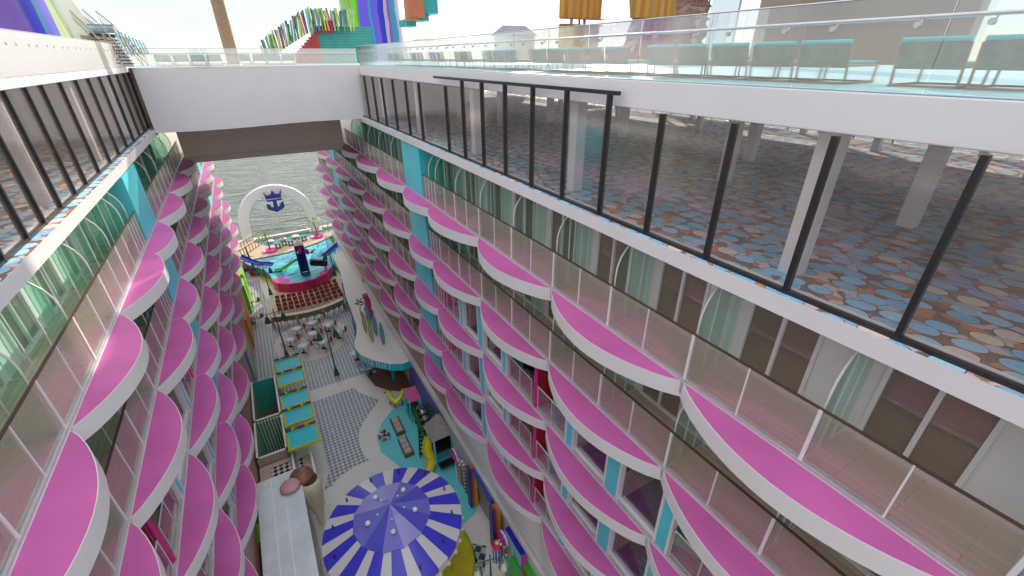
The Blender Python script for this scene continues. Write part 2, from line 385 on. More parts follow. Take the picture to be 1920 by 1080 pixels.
# check tiling on the promenade (upper, sunlit side, below the stripe)
mb = MB()
mb.sheet([(-3.6, 31.9), (5.6, 31.9), (5.6, 45.6), (-2.0, 45.6), (-2.0, 47.2), (-2.6, 51.5), (-2.9, 56.5), (-4.2, 56.5), (-4.2, 31.9)], .004)
arc = [(1.88 + .0, 25.6), (1.62, 24.7), (1.66, 23.8), (1.88, 22.5)]
mb.sheet([(-.58, 30.4), (-.62, 22.9), (-1.12, 21.55), (-.6, 21.75), (0, 22.2), (.9, 22.45), (1.88, 22.5), (1.66, 23.2), (1.64, 24.1), (1.84, 25.3), (2.3, 26.1), (2.84, 26.7), (4.07, 27.95), (3.4, 28.85), (2.9, 29.6), (2.63, 30.5)], .004)
tag(struct(mb.build('checkered_paving', CHECK)))
mb = MB(); mb.sheet([(4.75, 12.4), (5.3, 12.2), (6.0, 13.4), (5.4, 13.9), (4.9, 13.7)], .004)
mb.sheet([(4.5, 9.4), (5.4, 9.0), (5.6, 10.0), (4.7, 10.3)], .004); struct(mb.build('small_checkered_paving', CHECK2))
mb = MB(); mb.disc((.75, 39.7, .008), 3.25, 40, sy=1.12); struct(mb.build('round_seating_paving', STONE))
mb = MB()
mb.disc((1.6, 14.0, .004), 3.75, 48)
mb.sheet([(3.4, 21.2), (2.75, 22.8), (2.85, 24.3), (3.5, 25.4), (4.5, 26.3), (5.77, 26.9), (6.8, 27.0), (6.8, 16.0), (6.3, 15.4), (5.4, 15.2), (5.2, 16), (4.6, 17.4), (3.9, 19.4)], .008)
struct(mb.build('aqua_play_paving', CTILE))
mb = MB(); mb.sheet([(4.0, 32.6), (3.95, 31.2), (4.2, 29.8), (4.9, 28.8), (5.6, 28.2), (6.8, 27.5), (6.8, 36), (4.4, 36)], .012); struct(mb.build('bar_board_floor', BARF))
mb = MB(); mb.sheet([(-2.5, 45.2), (5.4, 45.2), (5.8, 51.8), (-1.4, 51.8), (-2.7, 50)], .010); struct(mb.build('seating_terrace_floor', mat('warm_terrace', (.62, .50, .44), .5, var=.08, scale=9)))

# ------------------------------------------------------------------ balcony blocks
JO = [-5.3, -.4, 4.5, 9.4, 14.3, 18.83, 23.1, 28.3, 33.5, 38.4, 43.4, 48.6, 53.6, 58.4]
def petal_poly(i, inset=0.0):
    y0, y1 = JO[i] + inset, JO[i + 1] - inset
    d0 = -.38 if i == 5 else 0; d1 = -.38 if i == 4 else 0
    pts = []
    for k in range(17):
        t = k / 16; b = math.sin(PI * t) ** .8
        dd = d0 + (d1 - d0) * t; amp = .8 - (.2 if i in (4, 5) else 0)
        d = dd - amp * b
        pts.append((y0 + (y1 - y0) * t, min(0, d + inset)))
    if inset: pts = [(y, d) for y, d in pts]
    return [(y1, .03), ] and ([(y0, .0)] if d0 else []) + pts + ([(y1, .0)] if d1 else [])
def make_block(side):
    s = 1 if side > 0 else -1; X0 = XR if side > 0 else XL
    X = lambda d: X0 + s * d
    nm = 'right' if s > 0 else 'left'
    root = thing('balcony_block', ('balcony block with pink scalloped ledges, on the shaded right side' if s > 0 else
                 'balcony block with pink scalloped ledges partly in sun, on the left side'), 'building')
    bands = MB()
    # slabs, one per storey
    for r, z in D.items():
        y1 = 39.0 if r == 1 else 58.4
        m = MB(); m.box((X(.0), -8, z - .30), (X(4.6), y1, z)); m.build('floor_slab', [BALF], root)
        m = MB(); m.box((X(-.02), -8, z - .32), (X(.10), y1, z + .07)); m.box((X(-.035), -8, z - .02), (X(-.02), y1, z + .01)); m.build('sill', SILL, root)
        # door wall of white panels
        m = MB()
        for j in range(len(JO) - 1):
            a, b = JO[j], JO[j + 1]
            if a >= y1 - 1: break
            if j == 5 + 0 and False: continue
            if r >= 3 and b <= 19: continue
            for h in range(2):
                ya = a + (b - a) * h / 2; yb = a + (b - a) * (h + 1) / 2; w = yb - ya
                ceil = (z + 2.40)
                m.box((X(1.5), ya, z), (X(1.62), ya + w * .34, ceil)); m.box((X(1.5), ya + w * .92, z), (X(1.62), yb, ceil))
                m.box((X(1.46), ya + w * .34, z + .0), (X(1.58), ya + w * .92, z + .10)); m.box((X(1.46), ya + w * .34, z + 2.22), (X(1.58), ya + w * .92, ceil))
                for q in (.34, .62, .90): m.box((X(1.45), ya + w * q, z + .1), (X(1.56), ya + w * (q + .03), z + 2.22))
        if m.v: m.build('door_wall', [WHITE], root)
        m = MB(); m.box((X(1.57), 18.9 if r == 1 else 23.1, z + .02), (X(1.60), y1, z + 2.39)); m.build('cream_curtain', CREAM, root)
        # room behind: back wall + ceiling (next slab is the ceiling)
        m = MB(); m.box((X(4.4), -8, z), (X(4.6), y1, z + 2.6)); m.build('room_back_wall', ROSEW, root)
        m = MB()
        for j in range(len(JO) - 1):
            if JO[j] >= y1 - 1: break
            m.box((X(1.7 if not (r >= 3 and JO[j] < 19) else .3), JO[j] - .05, z), (X(4.4), JO[j] + .05, z + 2.39))
        m.build('party_wall', BEIGE, root)
        m = MB(); m.box((X(1.64), -8, z + .004), (X(4.4), min(y1, 58.3), z + .012)); m.build('room_carpet', CARPETP, root)
    # doors, screens, glass: prototypes per half bay
    proto = None
    for r, z in D.items():
        y1 = 39.0 if r == 1 else 58.4
        for j in range(len(JO) - 1):
            a, b = JO[j], JO[j + 1]
            if a >= y1 - 1: break
            if r >= 3 and b <= 19: continue
            if j == 5: b_use = 20.5
            else: b_use = b
            for h in range(2):
                ya = a + (b_use - a) * h / 2; yb = a + (b_use - a) * (h + 1) / 2; w = yb - ya
                if proto is None:
                    W = 2.45
                    m = MB(); m.box((0, W * .37, .10), (s * .02, W * .90, 2.22)); pg = m.build('door_glass', DOORG, root)
                    m = MB()   # balcony glass: two sheets + posts + cap
                    m.box((0, .04, .10), (s * .016, W / 2 - .012, 1.17)); m.box((0, W / 2 + .012, .10), (s * .016, W - .04, 1.17)); gg = m.build('railing_glass', BALG, root)
                    m = MB(); m.box((-.012 * s, W / 2 - .013, .07), (s * .03, W / 2 + .013, 1.18)); m.box((-.015 * s, -.03, .07), (s * .035, .03, 1.18))
                    m.box((-.012 * s, -.03, 1.17), (s * .035, W - .03, 1.20), 1); gp = m.build('railing_frame', [WHITE, BRONZE], root)
                    # arched privacy screen across the balcony
                    pts = [(.12, .02), (1.44, .02), (1.44, 2.36), (.95, 2.36)] + [(.95 - .83 * math.sin(t * PI / 2 / 6), 2.36 - .90 * (1 - math.cos(t * PI / 2 / 6))) for t in range(1, 7)] 
                    m = MB(); m.prism([(s * x, zz) for x, zz in pts], -.01, .01, axis='y'); ag = m.build('screen_glass', DIVG, root)
                    m = MB(); loop = [(s * x, 0, zz) for x, zz in pts]; m.tube(loop, .02, 6, closed=True, smooth=False)
                    for q in (.55, 1.0): m.box((s * q, -.016, .03), (s * (q + .024), .016, 2.34))
                    af = m.build('arched_screen', WHITE, root); KIDS[af.name] = [ag]; ag.parent = af
                    proto = (pg, gg, gp, af); first = True
                pg, gg, gp, af = proto
                lst = []
                for src, dx in ((pg, 1.52), (gg, .03), (gp, .03), (af, 0)):
                    o = src if first else dup(src, root)
                    o.location = (X(dx), ya, z); o.scale = (1, w / 2.45 if src is not af else 1, 1)
                if (j * 2 + h + r) % 3 == 0 and ya < 19:
                    q = MB(); n = 9
                    for kk in range(n): q.box((X(1.60 + .02 * (kk % 2)), ya + w * (.38 + .028 * kk), z + .04), (X(1.625 + .02 * (kk % 2)), ya + w * (.38 + .028 * (kk + 1)), z + 2.3))
                    q.build('curtain', mat('curtain_cream', (.62, .55, .46), .8), root)
                first = False
    # solid cyan wall segments on every storey
    for (ya, yb) in ((20.45, 23.1), (45.6, 48.4)):
        for r, z in D.items():
            if r == 1 and ya > 39: continue
            m = MB(); m.box((X(-.012), ya, z + .075), (X(1.4), yb, z + (2.38 if r > 1 else 2.42))); m.build('cyan_wall', CYAN, root)
    # open storeys near the camera (rooms and balconies)
    def one(nm, a, b, mt): q = MB(); q.box(a, b); return q.build(nm, mt, root)
    for r in (3, 4, 5):
        z = D[r]; c = z + 2.38
        for y0, y1_, wide in ((12.32, 12.62, 0), (7.92, 8.25, 0), (5.80, 6.28, 1), (3.95, 4.27, 0), (14.35, 14.80, 1), (16.45, 16.80, 0), (-.35, .0, 0)):
            one('cyan_post', (X(.0 if wide else .02), y0, z + .08), (X(.25), y1_, c), CYAN)
            one('post_trim', (X(-.01), y0 - .07, z + .08), (X(.2), y0, c), WHITE); one('post_trim', (X(-.01), y1_, z + .08), (X(.2), y1_ + .07, c), WHITE)
        for a, b in ((4.34, 5.73), (6.35, 7.85), (12.69, 14.28), (14.87, 16.38)):
            one('violet_carpet', (X(.12), a, z + .004), (X(4.3), b, z + .014), CARPETP)
            one('window_sill', (X(.1), a, z + .01), (X(.25), b, z + .14), WHITE)
            one('room_window', (X(.16), a, z + .14), (X(.17), b, c), ROOMG)
        for a, b, in ((4.29, 7.9), (12.64, 16.43)):
            one('room_side_wall', (X(.26), a - .02, z), (X(4.35), a + .03, c), ROSEW); one('room_side_wall', (X(.26), b - .03, z), (X(4.35), b + .02, c), ROSEW)
        for a, b, mid in ((8.3, 12.28, 10.2), (16.85, 20.4, 18.7), (.05, 3.92, 1.9)):
            one('teal_partition', (X(.3), b - .03, z + .01), (X(1.5), b, c), TEALW)
            one('red_partition', (X(.2), mid - .03, z + .01), (X(1.5), mid + .03, c), REDW)
            q = MB(); q.tube([(X(.08), mid, z + .05), (X(.08), mid, c)], .085, 8); q.build('magenta_post', MAG, root)
            for p0, p1 in ((a + .05, mid - .12), (mid + .3, b - .08)):
                q = MB(); q.tube([(X(.08), p0, z + 1.1), (X(.08), p1, z + 1.1)], .025, 6)
                for yy in (p0, (p0 + p1) / 2, p1): q.tube([(X(.08), yy, z + .05), (X(.08), yy, z + 1.1)], .02, 6)
                q.build('tube_railing', WHITE2, root)
                one('low_railing_glass', (X(.075), p0 + .03, z + .12), (X(.085), p1 - .03, z + 1.05), LOWG)
            one('inner_wall', (X(1.5), a, z), (X(1.56), a + .5, c), WHITE); one('inner_wall', (X(1.5), b - .5, z), (X(1.56), b, c), WHITE); one('inner_wall', (X(1.5), mid - .4, z), (X(1.56), mid + .4, c), WHITE)
    # petals
    for r, z in D.items():
        for i in range(len(JO) - 1):
            if r == 1 and JO[i] > 38: break
            m = MB(); pp = petal_poly(i)
            m.prism([(X(d), y) for y, d in pp], z - .42, z - .004, 0)
            m.sheet([(X(d), y) for y, d in petal_poly(i, .012)], z + .002, 1)
            m.build('scalloped_ledge', [WHITE, PINK], root)
    # walls under the lowest storey
    z = D[5]
    m = MB()
    if s > 0:
        n = 60; prof = []
        for i in range(1, 5):
            prof += petal_poly(i)[:-1]
        prof = [(y, min(-.02, d * .92 + .03)) for y, d in prof]
        base = [(X(d), y) for y, d in prof]
        v = [(x, y, z - .425) for x, y in base] + [(X(-.05), y, z - 3.0) for x, y in base]; k = len(base)
        m.add(v, [(i, i + 1, k + i + 1, k + i) for i in range(k - 1)], 0, True)
        m.build('curved_fascia', WHITE, root)
        m = MB(); m.box((X(.0), 18.8, 3.9), (X(.3), 58.4, z - .3)); m.box((X(.02), -8, 3.9), (X(.3), 18.8, z - .3)); m.build('salmon_band', SALMON, root)
        m = MB(); m.box((X(.02), -8, 0), (X(.4), 58.4, 3.9)); m.build('promenade_wall', WHITE, root)
        m = MB(); m.box((X(-.22), -8, 3.62), (X(.02), 58.4, 3.72)); m.box((X(-.26), -8, 3.5), (X(-.22), 58.4, 3.80)); m.build('canopy_ledge', WHITE2, root)
        m = MB(); m.box((X(-.0), 21.0, .05), (X(.02), 28.5, 3.45)); m.build('shop_wall_violet_light', PURW, root)  # violet light on the shop wall, put into the panel's colour
        m = MB(); m.box((X(-.01), 12.8, .05), (X(.02), 16.0, 2.7)); m.build('shop_window', SHOPW, root)
    else:
        m.box((X(.0), -8, 0), (X(.4), 58.4, z - .3)); m.build('promenade_wall', SALMON, root)
        for y0, y1_, mm, nmn in ((33.2, 33.9, PURW, 'violet_stripe'), (33.9, 34.4, ORANGE, 'orange_stripe'), (34.4, 34.9, YEL, 'yellow_stripe'), (34.9, 36.2, LIME, 'green_stripe')):
            q = MB(); q.box((X(-.10), y0 + 1.2, .02), (X(.0), y1_ + 1.2, 3.6)); q.build(nmn, mm, root)
        for y0, y1_ in ((48.0, 50.0), (51.0, 53.0), (17.2, 18.3)):
            q = MB(); q.box((X(-.30), y0, .02), (X(.0), y1_, 3.3)); q.build('lime_panel', LIME, root)
        q = MB(); q.box((X(-.20), 41.0, .02), (X(.0), 44.0, 3.0)); q.build('orange_panel', ORANGE, root)
    # aft end wall curving out to the hull
    m = MB()
    pts = [(X(0), 58.4)] + [(X(.05 + 1.6 * (k / 8) ** 2), 58.4 + 6.0 * k / 8) for k in range(1, 9)] + [(X(3.0), 64.4), (X(3.0), 58.4)]
    m.prism(pts, 10.5, 17.4); m.build('stern_fin', WHITE, root)
    m = MB(); m.prism([(x + s * .12, y) for x, y in pts], -6, 10.5); m.build('stern_hull', LSIDE, root)
    m = MB(); m.box((X(4.6), -8, 0), (X(4.8), 64, 20.0)); m.build('outer_wall', WHITE, root)
    m = MB(); m.box((X(.2), 39.2, 17.35), (X(4.6), 58.4, 17.64)); m.build('upper_terrace', BEIGE, root)
    return root
BR = make_block(1); BL = make_block(-1)

# ------------------------------------------------------------------ lounges above
def lounge(s):
    root = thing('glazed_lounge', 'wide lounge with blue oval-patterned carpet behind tall dark mullions' if s > 0 else 'sunlit glazed lounge with dark mullions above the left balconies', 'lounge')
    e = XR if s > 0 else XL; X = lambda d: e + s * d
    fz = 20.45; W = 17.0
    eo = -.12 if s > 0 else 0
    m = MB(); m.box((X(eo), -8, 20.12), (X(W), 45, fz - .006)); m.build('edge_beam', WHITE, root)
    m = MB(); m.box((X(eo + .01), -8, fz - .003), (X(W), 45, fz)); m.build('carpet', CARPET, root)
    if s > 0:
        ys = [1.6 + 1.51 * i - 1.51 * 4 for i in range(16)]
        ys = [y for y in ys if y < 18.1] + [19.66, 21.46, 23.47, 25.46, 27.27, 29.17]; mx = .03; roofb, rooft, rx = 22.84, 23.38, .22
        tall = lambda y: 7.4 < y < 16.7
    else:
        ys = [12.51 - 1.3 * k for k in range(1, 12)] + [12.51, 13.63, 14.99, 16.37, 17.62, 19.36, 21.19, 22.89, 24.73, 26.58, 28.36, 30.07, 31.6]; mx = .29; roofb, rooft, rx = 23.2, 23.44, .19
        tall = lambda y: y < 13.2
    for y in ys:
        m = MB(); top = (23.12 if s > 0 else 23.3) if tall(y) else roofb
        m.box((X(mx - .06), y - .035, fz), (X(mx + .06), y + .035, top)); m.build('mullion', DARK, root)
    m = MB(); m.box((X(mx - .05), -8, fz), (X(mx + .05), 30.8, fz + .06)); m.build('bottom_rail', DARK, root)
    m = MB(); m.box((X(mx + .07), -8, fz), (X(mx + .13), 30.8, fz + .07)); m.build('inner_sill', WHITE, root)
    if s > 0:
        m = MB(); m.box((X(mx - .07), 7.35, 23.08), (X(mx + .03), 17.7, 23.16)); m.build('top_rail', DARK, root)
    else:
        m = MB(); m.box((X(rx - .12), 7.0, 23.25), (X(rx - .02), 13.2, 23.33)); m.build('top_rail', TANF, root)
    m = MB(); m.box((X(mx - .008), -8, fz + .06), (X(mx + .008), 30.8, roofb + .01)); m.build('window_glass', LOUG, root)
    m = MB(); m.box((X(rx), -8, roofb), (X(W), 45, rooft - .012)); 
    m.build('roof_slab', WHITE, root, bevel=.02)
    cols = []
    m0 = None
    grid = [(.85, y) for y in (3.5, 9.7, 15.9, 22.2, 28.4)] + [(5.3, y) for y in (-2.6, 3.55, 8.15, 15.8, 22.0, 27.4)] + [(8.3, 15.8), (8.6, 9.6), (13.0, 9.4), (14.3, 8.1), (13.4, 3.6), (13.2, 15.5), (13.2, 21.5), (13.2, 27.5), (16.3, 5.5), (16.3, 12), (16.3, 18.5), (16.3, 25), (8.5, 22)]
    for d, y in grid:
        if s < 0 and d > 9: continue
        w = .16 if d < 13.1 else .13
        m = MB(); m.box((X(d) - w, y - w, fz), (X(d) + w, y + w, roofb)); m.build('column', WHITE, root, bevel=.02)
    # end wall and outer rail
    m = MB(); m.prism([(X(.4), 32.0), (X(5), 31.6), (X(8), 34), (X(12.2), 38.5), (X(12.2), 38.8), (X(.4), 38.8)], fz, roofb); m.build('end_wall', BEIGE, root)
    if s < 0:
        m = MB(); m.box((X(9.8), -8, fz), (X(10.0), 45, roofb)); m.build('side_wall', BEIGE, root)
    else:
        m = MB()
        for k in range(36): m.box((X(16.72), -8 + k * 1.5, fz), (X(16.76), -7.96 + k * 1.5, fz + 1.15))
        m.box((X(16.7), -8, fz + 1.13), (X(16.78), 45, fz + 1.17)); m.build('outer_rail', DARK, root)
        m = MB(); m.box((X(16.74), -8, fz + .05), (X(16.75), 45, fz + 1.12)); m.build('outer_rail_glass', LOWG, root)
    return root
LR = lounge(1); LL = lounge(-1)

# ------------------------------------------------------------------ bridge
br = thing('deck_bridge', 'broad white bridge crossing the canyon between the two lounges', 'bridge')
m = MB(); n = 24
v = []
for k in range(n + 1):
    t = k / n; x = XL + .02 + t * (7.0 - XL - .04); zb = 20.27 - .05 * math.sin(t * PI * 2) ; yb = 30.9 + .15 * math.sin(t * PI)
    v += [(x, yb, 23.40), (x, yb - .0, zb), (x, yb + 1.2, zb)]
m.add(v, [(3 * i, 3 * i + 1, 3 * i + 4, 3 * i + 3) for i in range(n)] + [(3 * i + 1, 3 * i + 2, 3 * i + 5, 3 * i + 4) for i in range(n)], 0, False)
m.build('bridge_fascia', WHITE, br)
m = MB(); m.box((XL + .03, 31.2, 23.1), (6.98, 45.5, 23.39)); m.build('bridge_deck', WHITE, br)
m = MB(); m.box((XL + .05, 39.0, 17.62), (6.75, 39.3, 23.1)); m.build('back_wall', mat('soffit_beige', (.88, .77, .66), .6, var=.03), br)
m = MB(); m.box((XL + .03, 38.9, 17.2), (6.78, 40.4, 17.62)); m.build('lower_beam', BEIGE, br)
tagp = None
# sun deck (walkable top)
mb = MB(); mb.box((7.03, -8, 23.372), (25, 60, 23.384)); mb.sheet([(XL - .2, 31.3), (7.0, 31.3), (7.0, 45.4), (XL - .2, 45.4)], 23.394); mb.box((-16, -8, 23.436), (XL - .21, 60, 23.444))
struct(mb.build('sun_deck_floor', DECKBLUE))

# ------------------------------------------------------------------ railings of the sun deck
def deck_rail(label, p0, p1, z0, glassm, bay=1.5, up=1.02, inn=(1, 0)):
    root = thing('glass_railing', label, 'railing')
    a = Vector(p0); b = Vector(p1); Ln = (b - a).length; t = (b - a) / Ln; nrm = Vector((inn[0], inn[1]))
    k = max(1, round(Ln / bay)); w = Ln / k
    hr = MB(); P = lambda u, o, z: (a.x + t.x * u + nrm.x * o, a.y + t.y * u + nrm.y * o, z)
    for i in range(k):
        g = MB(); u0, u1 = i * w + .008, (i + 1) * w - .008
        v = [P(u0, -.007, z0), P(u1, -.007, z0), P(u1, .007, z0), P(u0, .007, z0), P(u0, -.007, z0 + up), P(u1, -.007, z0 + up), P(u1, .007, z0 + up), P(u0, .007, z0 + up)]
        g.add(v, [(0, 3, 2, 1), (4, 5, 6, 7), (0, 1, 5, 4), (1, 2, 6, 5), (2, 3, 7, 6), (3, 0, 4, 7)]); g.build('glass_panel', glassm, root)
    hr.tube([P(0, .09, z0 + up - .22), P(Ln, .09, z0 + up - .22)], .024, 8); hr.build('handrail', STEEL, root)
    cp = MB(); cp.tube([P(0, 0, z0 + up + .006), P(Ln, 0, z0 + up + .006)], .013, 6); cp.build('edge_cap', STEEL, root)
    cl = MB()
    for i in range(k):
        for uu in (i * w + .3, i * w + w - .35):
            cl.tube([P(uu, .0, z0 + up - .30), P(uu, .06, z0 + up - .30), P(uu, .09, z0 + up - .24)], .012, 6)
            cl.tube([P(uu, -.02, z0 + up - .30), P(uu, .02, z0 + up - .30)], .035, 10)
    cl.build('rail_bracket', STEEL, root)
    return root
deck_rail('glass railing with steel handrail along the edge in front of the row of teal loungers', (7.06, -7.0), (7.06, 30.8), 23.38, RAILG, 1.6, 1.02, (1, 0))
deck_rail('milky white glass railing along the sunlit left edge', (-4.42, -7.0), (-4.42, 30.8), 23.44, RAILW, 1.55, 1.0, (-1, 0))
deck_rail('glass railing running across the top of the white bridge', (-4.3, 30.96), (7.0, 30.96), 23.40, glass('bridge_rail_glass', tint=(.92, .94, .94), refl=.12, rrough=.15, haze=.22, hcol=(.85, .85, .84)), 1.6, .86, (0, 1))

# ------------------------------------------------------------------ sun loungers on the deck (backs to the canyon)
def lounger_proto():
    r = thing('deck_lounger', 'x', 'lounger')
    m = MB()
    for y in (-.38, .38):
        m.tube([(.0, y, .02), (.95, y, .02)], .018, 6); m.tube([(.05, y, .02), (-.06, y, .55)], .018, 6); m.tube([(.92, y, .02), (.92, y, .26)], .018, 6); m.tube([(.0, y, .26), (.95, y, .26)], .018, 6)
    m.tube([(0, -.38, .02), (0, .38, .02)], .016, 6); m.tube([(.93, -.38, .02), (.93, .38, .02)], .016, 6)
    f = m.build('frame', TANF)
    m = MB(); M = Matrix.Translation((-.03, 0, .40)) @ Matrix.Rotation(-.2, 4, 'Y'); m.cbox((0, 0, 0), (.035, .74, .34), 0, M); b = m.build('backrest', OLIVEF)
    m = MB(); m.tube([(-.055, -.37, .585), (-.055, .37, .585)], .035, 10); h = m.build('head_roll', TEALF, bevel=0)
    m = MB(); m.cbox((.48, 0, .29), (.92, .70, .07)); c = m.build('seat_cushion', TEALF, bevel=.015)
    return own(r, f, b, h, c)
lp = lounger_proto()
ys = [2.05, 2.92, 4.3, 5.15, 6.0, 6.85, 7.7, 9.1, 9.95, 10.8, 11.65, 12.5, 14.2, 15.05, 15.9, 17.6, 18.45, 20.4, 21.3, 23.0, 24.0, 26.0, 27.0]
names = ['nearest the camera', 'second', 'third', 'fourth', 'fifth', 'sixth', 'seventh', 'eighth', 'ninth', 'tenth', 'eleventh', 'twelfth', 'thirteenth', 'fourteenth', 'fifteenth', 'sixteenth', 'seventeenth', 'eighteenth', 'nineteenth', 'twentieth', 'twenty-first', 'twenty-second', 'farthest']
for i, y in enumerate(ys):
    lb = 'teal deck lounger with olive back behind the right railing, %s' % (names[i] if i in (0, 22) else names[i] + ' from the near end')
    o = lp if i == 0 else dup(lp)
    o.location = (8.25, y, 23.385); o['label'] = lb; o['group'] = 'teal loungers along the deck rail'
for i, x in enumerate([-3.2, -2.3, -1.45, -.6, 1.0, 1.9, 2.75, 3.6]):
    o = dup(lp, loc=(x, 35.6 - .0, 23.40), rz=PI / 2)
    o['label'] = 'teal deck lounger on top of the white bridge, %s from the left' % ['first', 'second', 'third', 'fourth', 'fifth', 'sixth', 'seventh', 'eighth'][i]; o['group'] = 'teal loungers on the bridge'

# ------------------------------------------------------------------ things standing on the upper deck
def painted_col(x, y, r, z0, z1, label, mt=None):
    t = thing('painted_column', label, 'column', (x, y, z0))
    m = MB(); h = z1 - z0
    m.lathe([(r * 1.10, 0), (r * 1.05, h * .25), (r, h * .5), (r * 1.0, h)], (0, 0, 0), 40); o = m.build('shaft', mt or SWC, t)
    m = MB(); m.lathe([(r * 1.0, h), (r * 1.12, h + .05), (r * 1.12, h + .3), (0.01, h + .3)], n=40); m.build('cap', WHITE, t)
    return t
painted_col(16.9, 63.9, 3.5, 22.6, 35, 'thick painted column in purple, lime and blue behind the right end of the bridge')
painted_col(-8.6, 25.5, 3.4, 23.45, 31, 'thick painted column in blue and lime rising behind the left railing', SWL)
t = thing('timber_column', 'round brown timber-clad column standing on the bridge', 'column', (.38, 33.0, 23.40))
m = MB(); m.lathe([(.34, 0), (.33, 5), (.32, 9)], n=24); m.build('shaft', mat('timber_cladding', (.34, .20, .12), .6, var=.25, scale=14), t)
m = MB(); m.lathe([(.40, 0), (.40, .08), (.34, .10)], n=24); m.build('base_ring', STEEL, t)

# stair tower at left
t = thing('stair_tower', 'white stair tower with brown handrails and black treads behind the left railing', 'stairs', (0, 0, 0))
m = MB(); m.prism([(-6.15, 23.45), (-4.0, 23.45), (-4.35, 24.7), (-5.2, 25.6), (-5.6, 26.9), (-6.4, 26.9)], 30.6, 30.9, axis='y'); m.build('stair_side', WHITE, t)
m = MB(); m.prism([(-5.66, 23.5), (-5.0, 23.5), (-5.05, 24.75), (-5.55, 24.8)], 30.2, 30.3, axis='y'); m.build('grey_panel', mat('stair_grey', (.30, .26, .27), .5), t)
for k, (xa, za) in enumerate(((-4.95, 24.75), (-4.45, 24.72))):
    m = MB()
    for i in range(9): m.cbox((xa + .09 * i * .6, 30.0 - .09 * i, za - .14 * i), (.42, .12, .04))
    m.cbox((xa, 30.05, za + .05), (.42, .3, .12)); m.build('treads', BLK, t)
for k, (p0, p1, p2) in enumerate((((-5.5, 25.75), (-5.2, 25.3), (-4.8, 24.6)), ((-5.05, 25.8), (-4.7, 25.35), (-4.0, 24.0)), ((-4.6, 25.75), (-4.15, 25.25), (-3.5, 23.9)), ((-4.95, 24.75), (-4.6, 24.7), (-4.25, 23.9)), ((-4.1, 24.75), (-3.8, 24.7), (-3.3, 23.9)))):
    m = MB(); pts = [(p0[0], 29.9, p0[1]), (p1[0], 29.7, p1[1]), (p2[0], 29.4, p2[1])]
    m.tube(pts, .022, 6)
    for i in range(14):
        q = i / 13; a = Vector(pts[0]).lerp(Vector(pts[1]), q * 2) if q < .5 else Vector(pts[1]).lerp(Vector(pts[2]), q * 2 - 1)
        m.tube([a, a - Vector((0, 0, .38))], .008, 5)
    m.tube([Vector(p) - Vector((0, 0, .38)) for p in pts], .015, 5)
    m.build('stair_handrail', mat('handrail_brown', (.30, .20, .17), .4, metal=.4), t)
m = MB(); m.box((-5.2, 30.45, 24.9), (-4.25, 30.5, 25.25)); m.build('blue_picture', stripes('sky_picture', [(.12, .25, .45), (.20, .42, .62), (.50, .62, .72)], 2, .12), t)
m = MB()
for i in range(9): m.tube([(-4.25 + .12 * i, 31, 24.0), (-4.35 + .12 * i, 31, 25.1 - .07 * i)], .035, 6)
m.build('aqua_pickets', CYANB, t)

# coloured pole stair (playground) beyond the bridge
t = thing('picket_stair', 'red and teal mosaic stair tower bristling with coloured poles beyond the bridge', 'playground')
m = MB(); m.box((6.95, 44, 23.4), (11.5, 47, 26.1)); m.build('teal_block', MOSAIC_T, t)
m = MB(); st = [(5.0, 23.4)]
for i in range(9): st += [(5.0 + .22 * i, 24.1 + .20 * i), (5.22 + .22 * i, 24.1 + .20 * i)]
st += [(8.3, 25.9), (8.3, 26.15), (7.5, 26.15), (7.5, 26.5), (8.35, 26.5), (8.35, 25.75), (7.0, 25.68), (6.98, 23.4)]
poly = [(5.0, 23.4), (5.0, 24.1)] + [(5.0 + .22 * ((i + 1) // 2), 24.1 + .20 * (i // 2 + (0))) for i in range(1, 18)] + [(7.0, 25.7), (7.0, 23.4)]
m.prism(poly, 43.7, 44.2, axis='y'); m.prism([(6.9, 25.62), (8.35, 25.62), (8.35, 26.5), (7.6, 26.5), (7.6, 25.95), (6.9, 25.95)], 43.6, 43.98, axis='y'); m.build('red_stair', mat('red_steps', (.42, .03, .03), .5), t)
pc = [(.30, .52, .05), (.05, .25, .10), (.45, .04, .05), (.02, .10, .35), (.62, .55, .05), (.35, .45, .50), (.05, .35, .28), (.55, .42, .25)]
for i in range(88):
    f = i / 87; x = 2.7 + 7.2 * f; zt = 24.75 + 2.5 * min(1, max(0, (f - .0) / .55)) ** .8; zb = max(23.6, zt - 1.5)
    m = MB(); tl = random.uniform(-.22, .22); m.tube([(x, 43.4 + .35 * (i % 3), zb), (x + tl, 43.4 + .35 * (i % 3), zt + random.uniform(-.1, .15))], .065, 6)
    m.build('coloured_pole', mat('pole%d' % (i % 8), pc[i % 8], .4), t)
m = MB()
for k in range(6): m.tube([(2.9 + 7.0 * q / 10, 43.75, (24.3 + 2.6 * min(1, (q / 10) / .55) ** .8) - .16 * k) for q in range(11)], .018, 5)
m.build('pole_rail', STEEL, t)

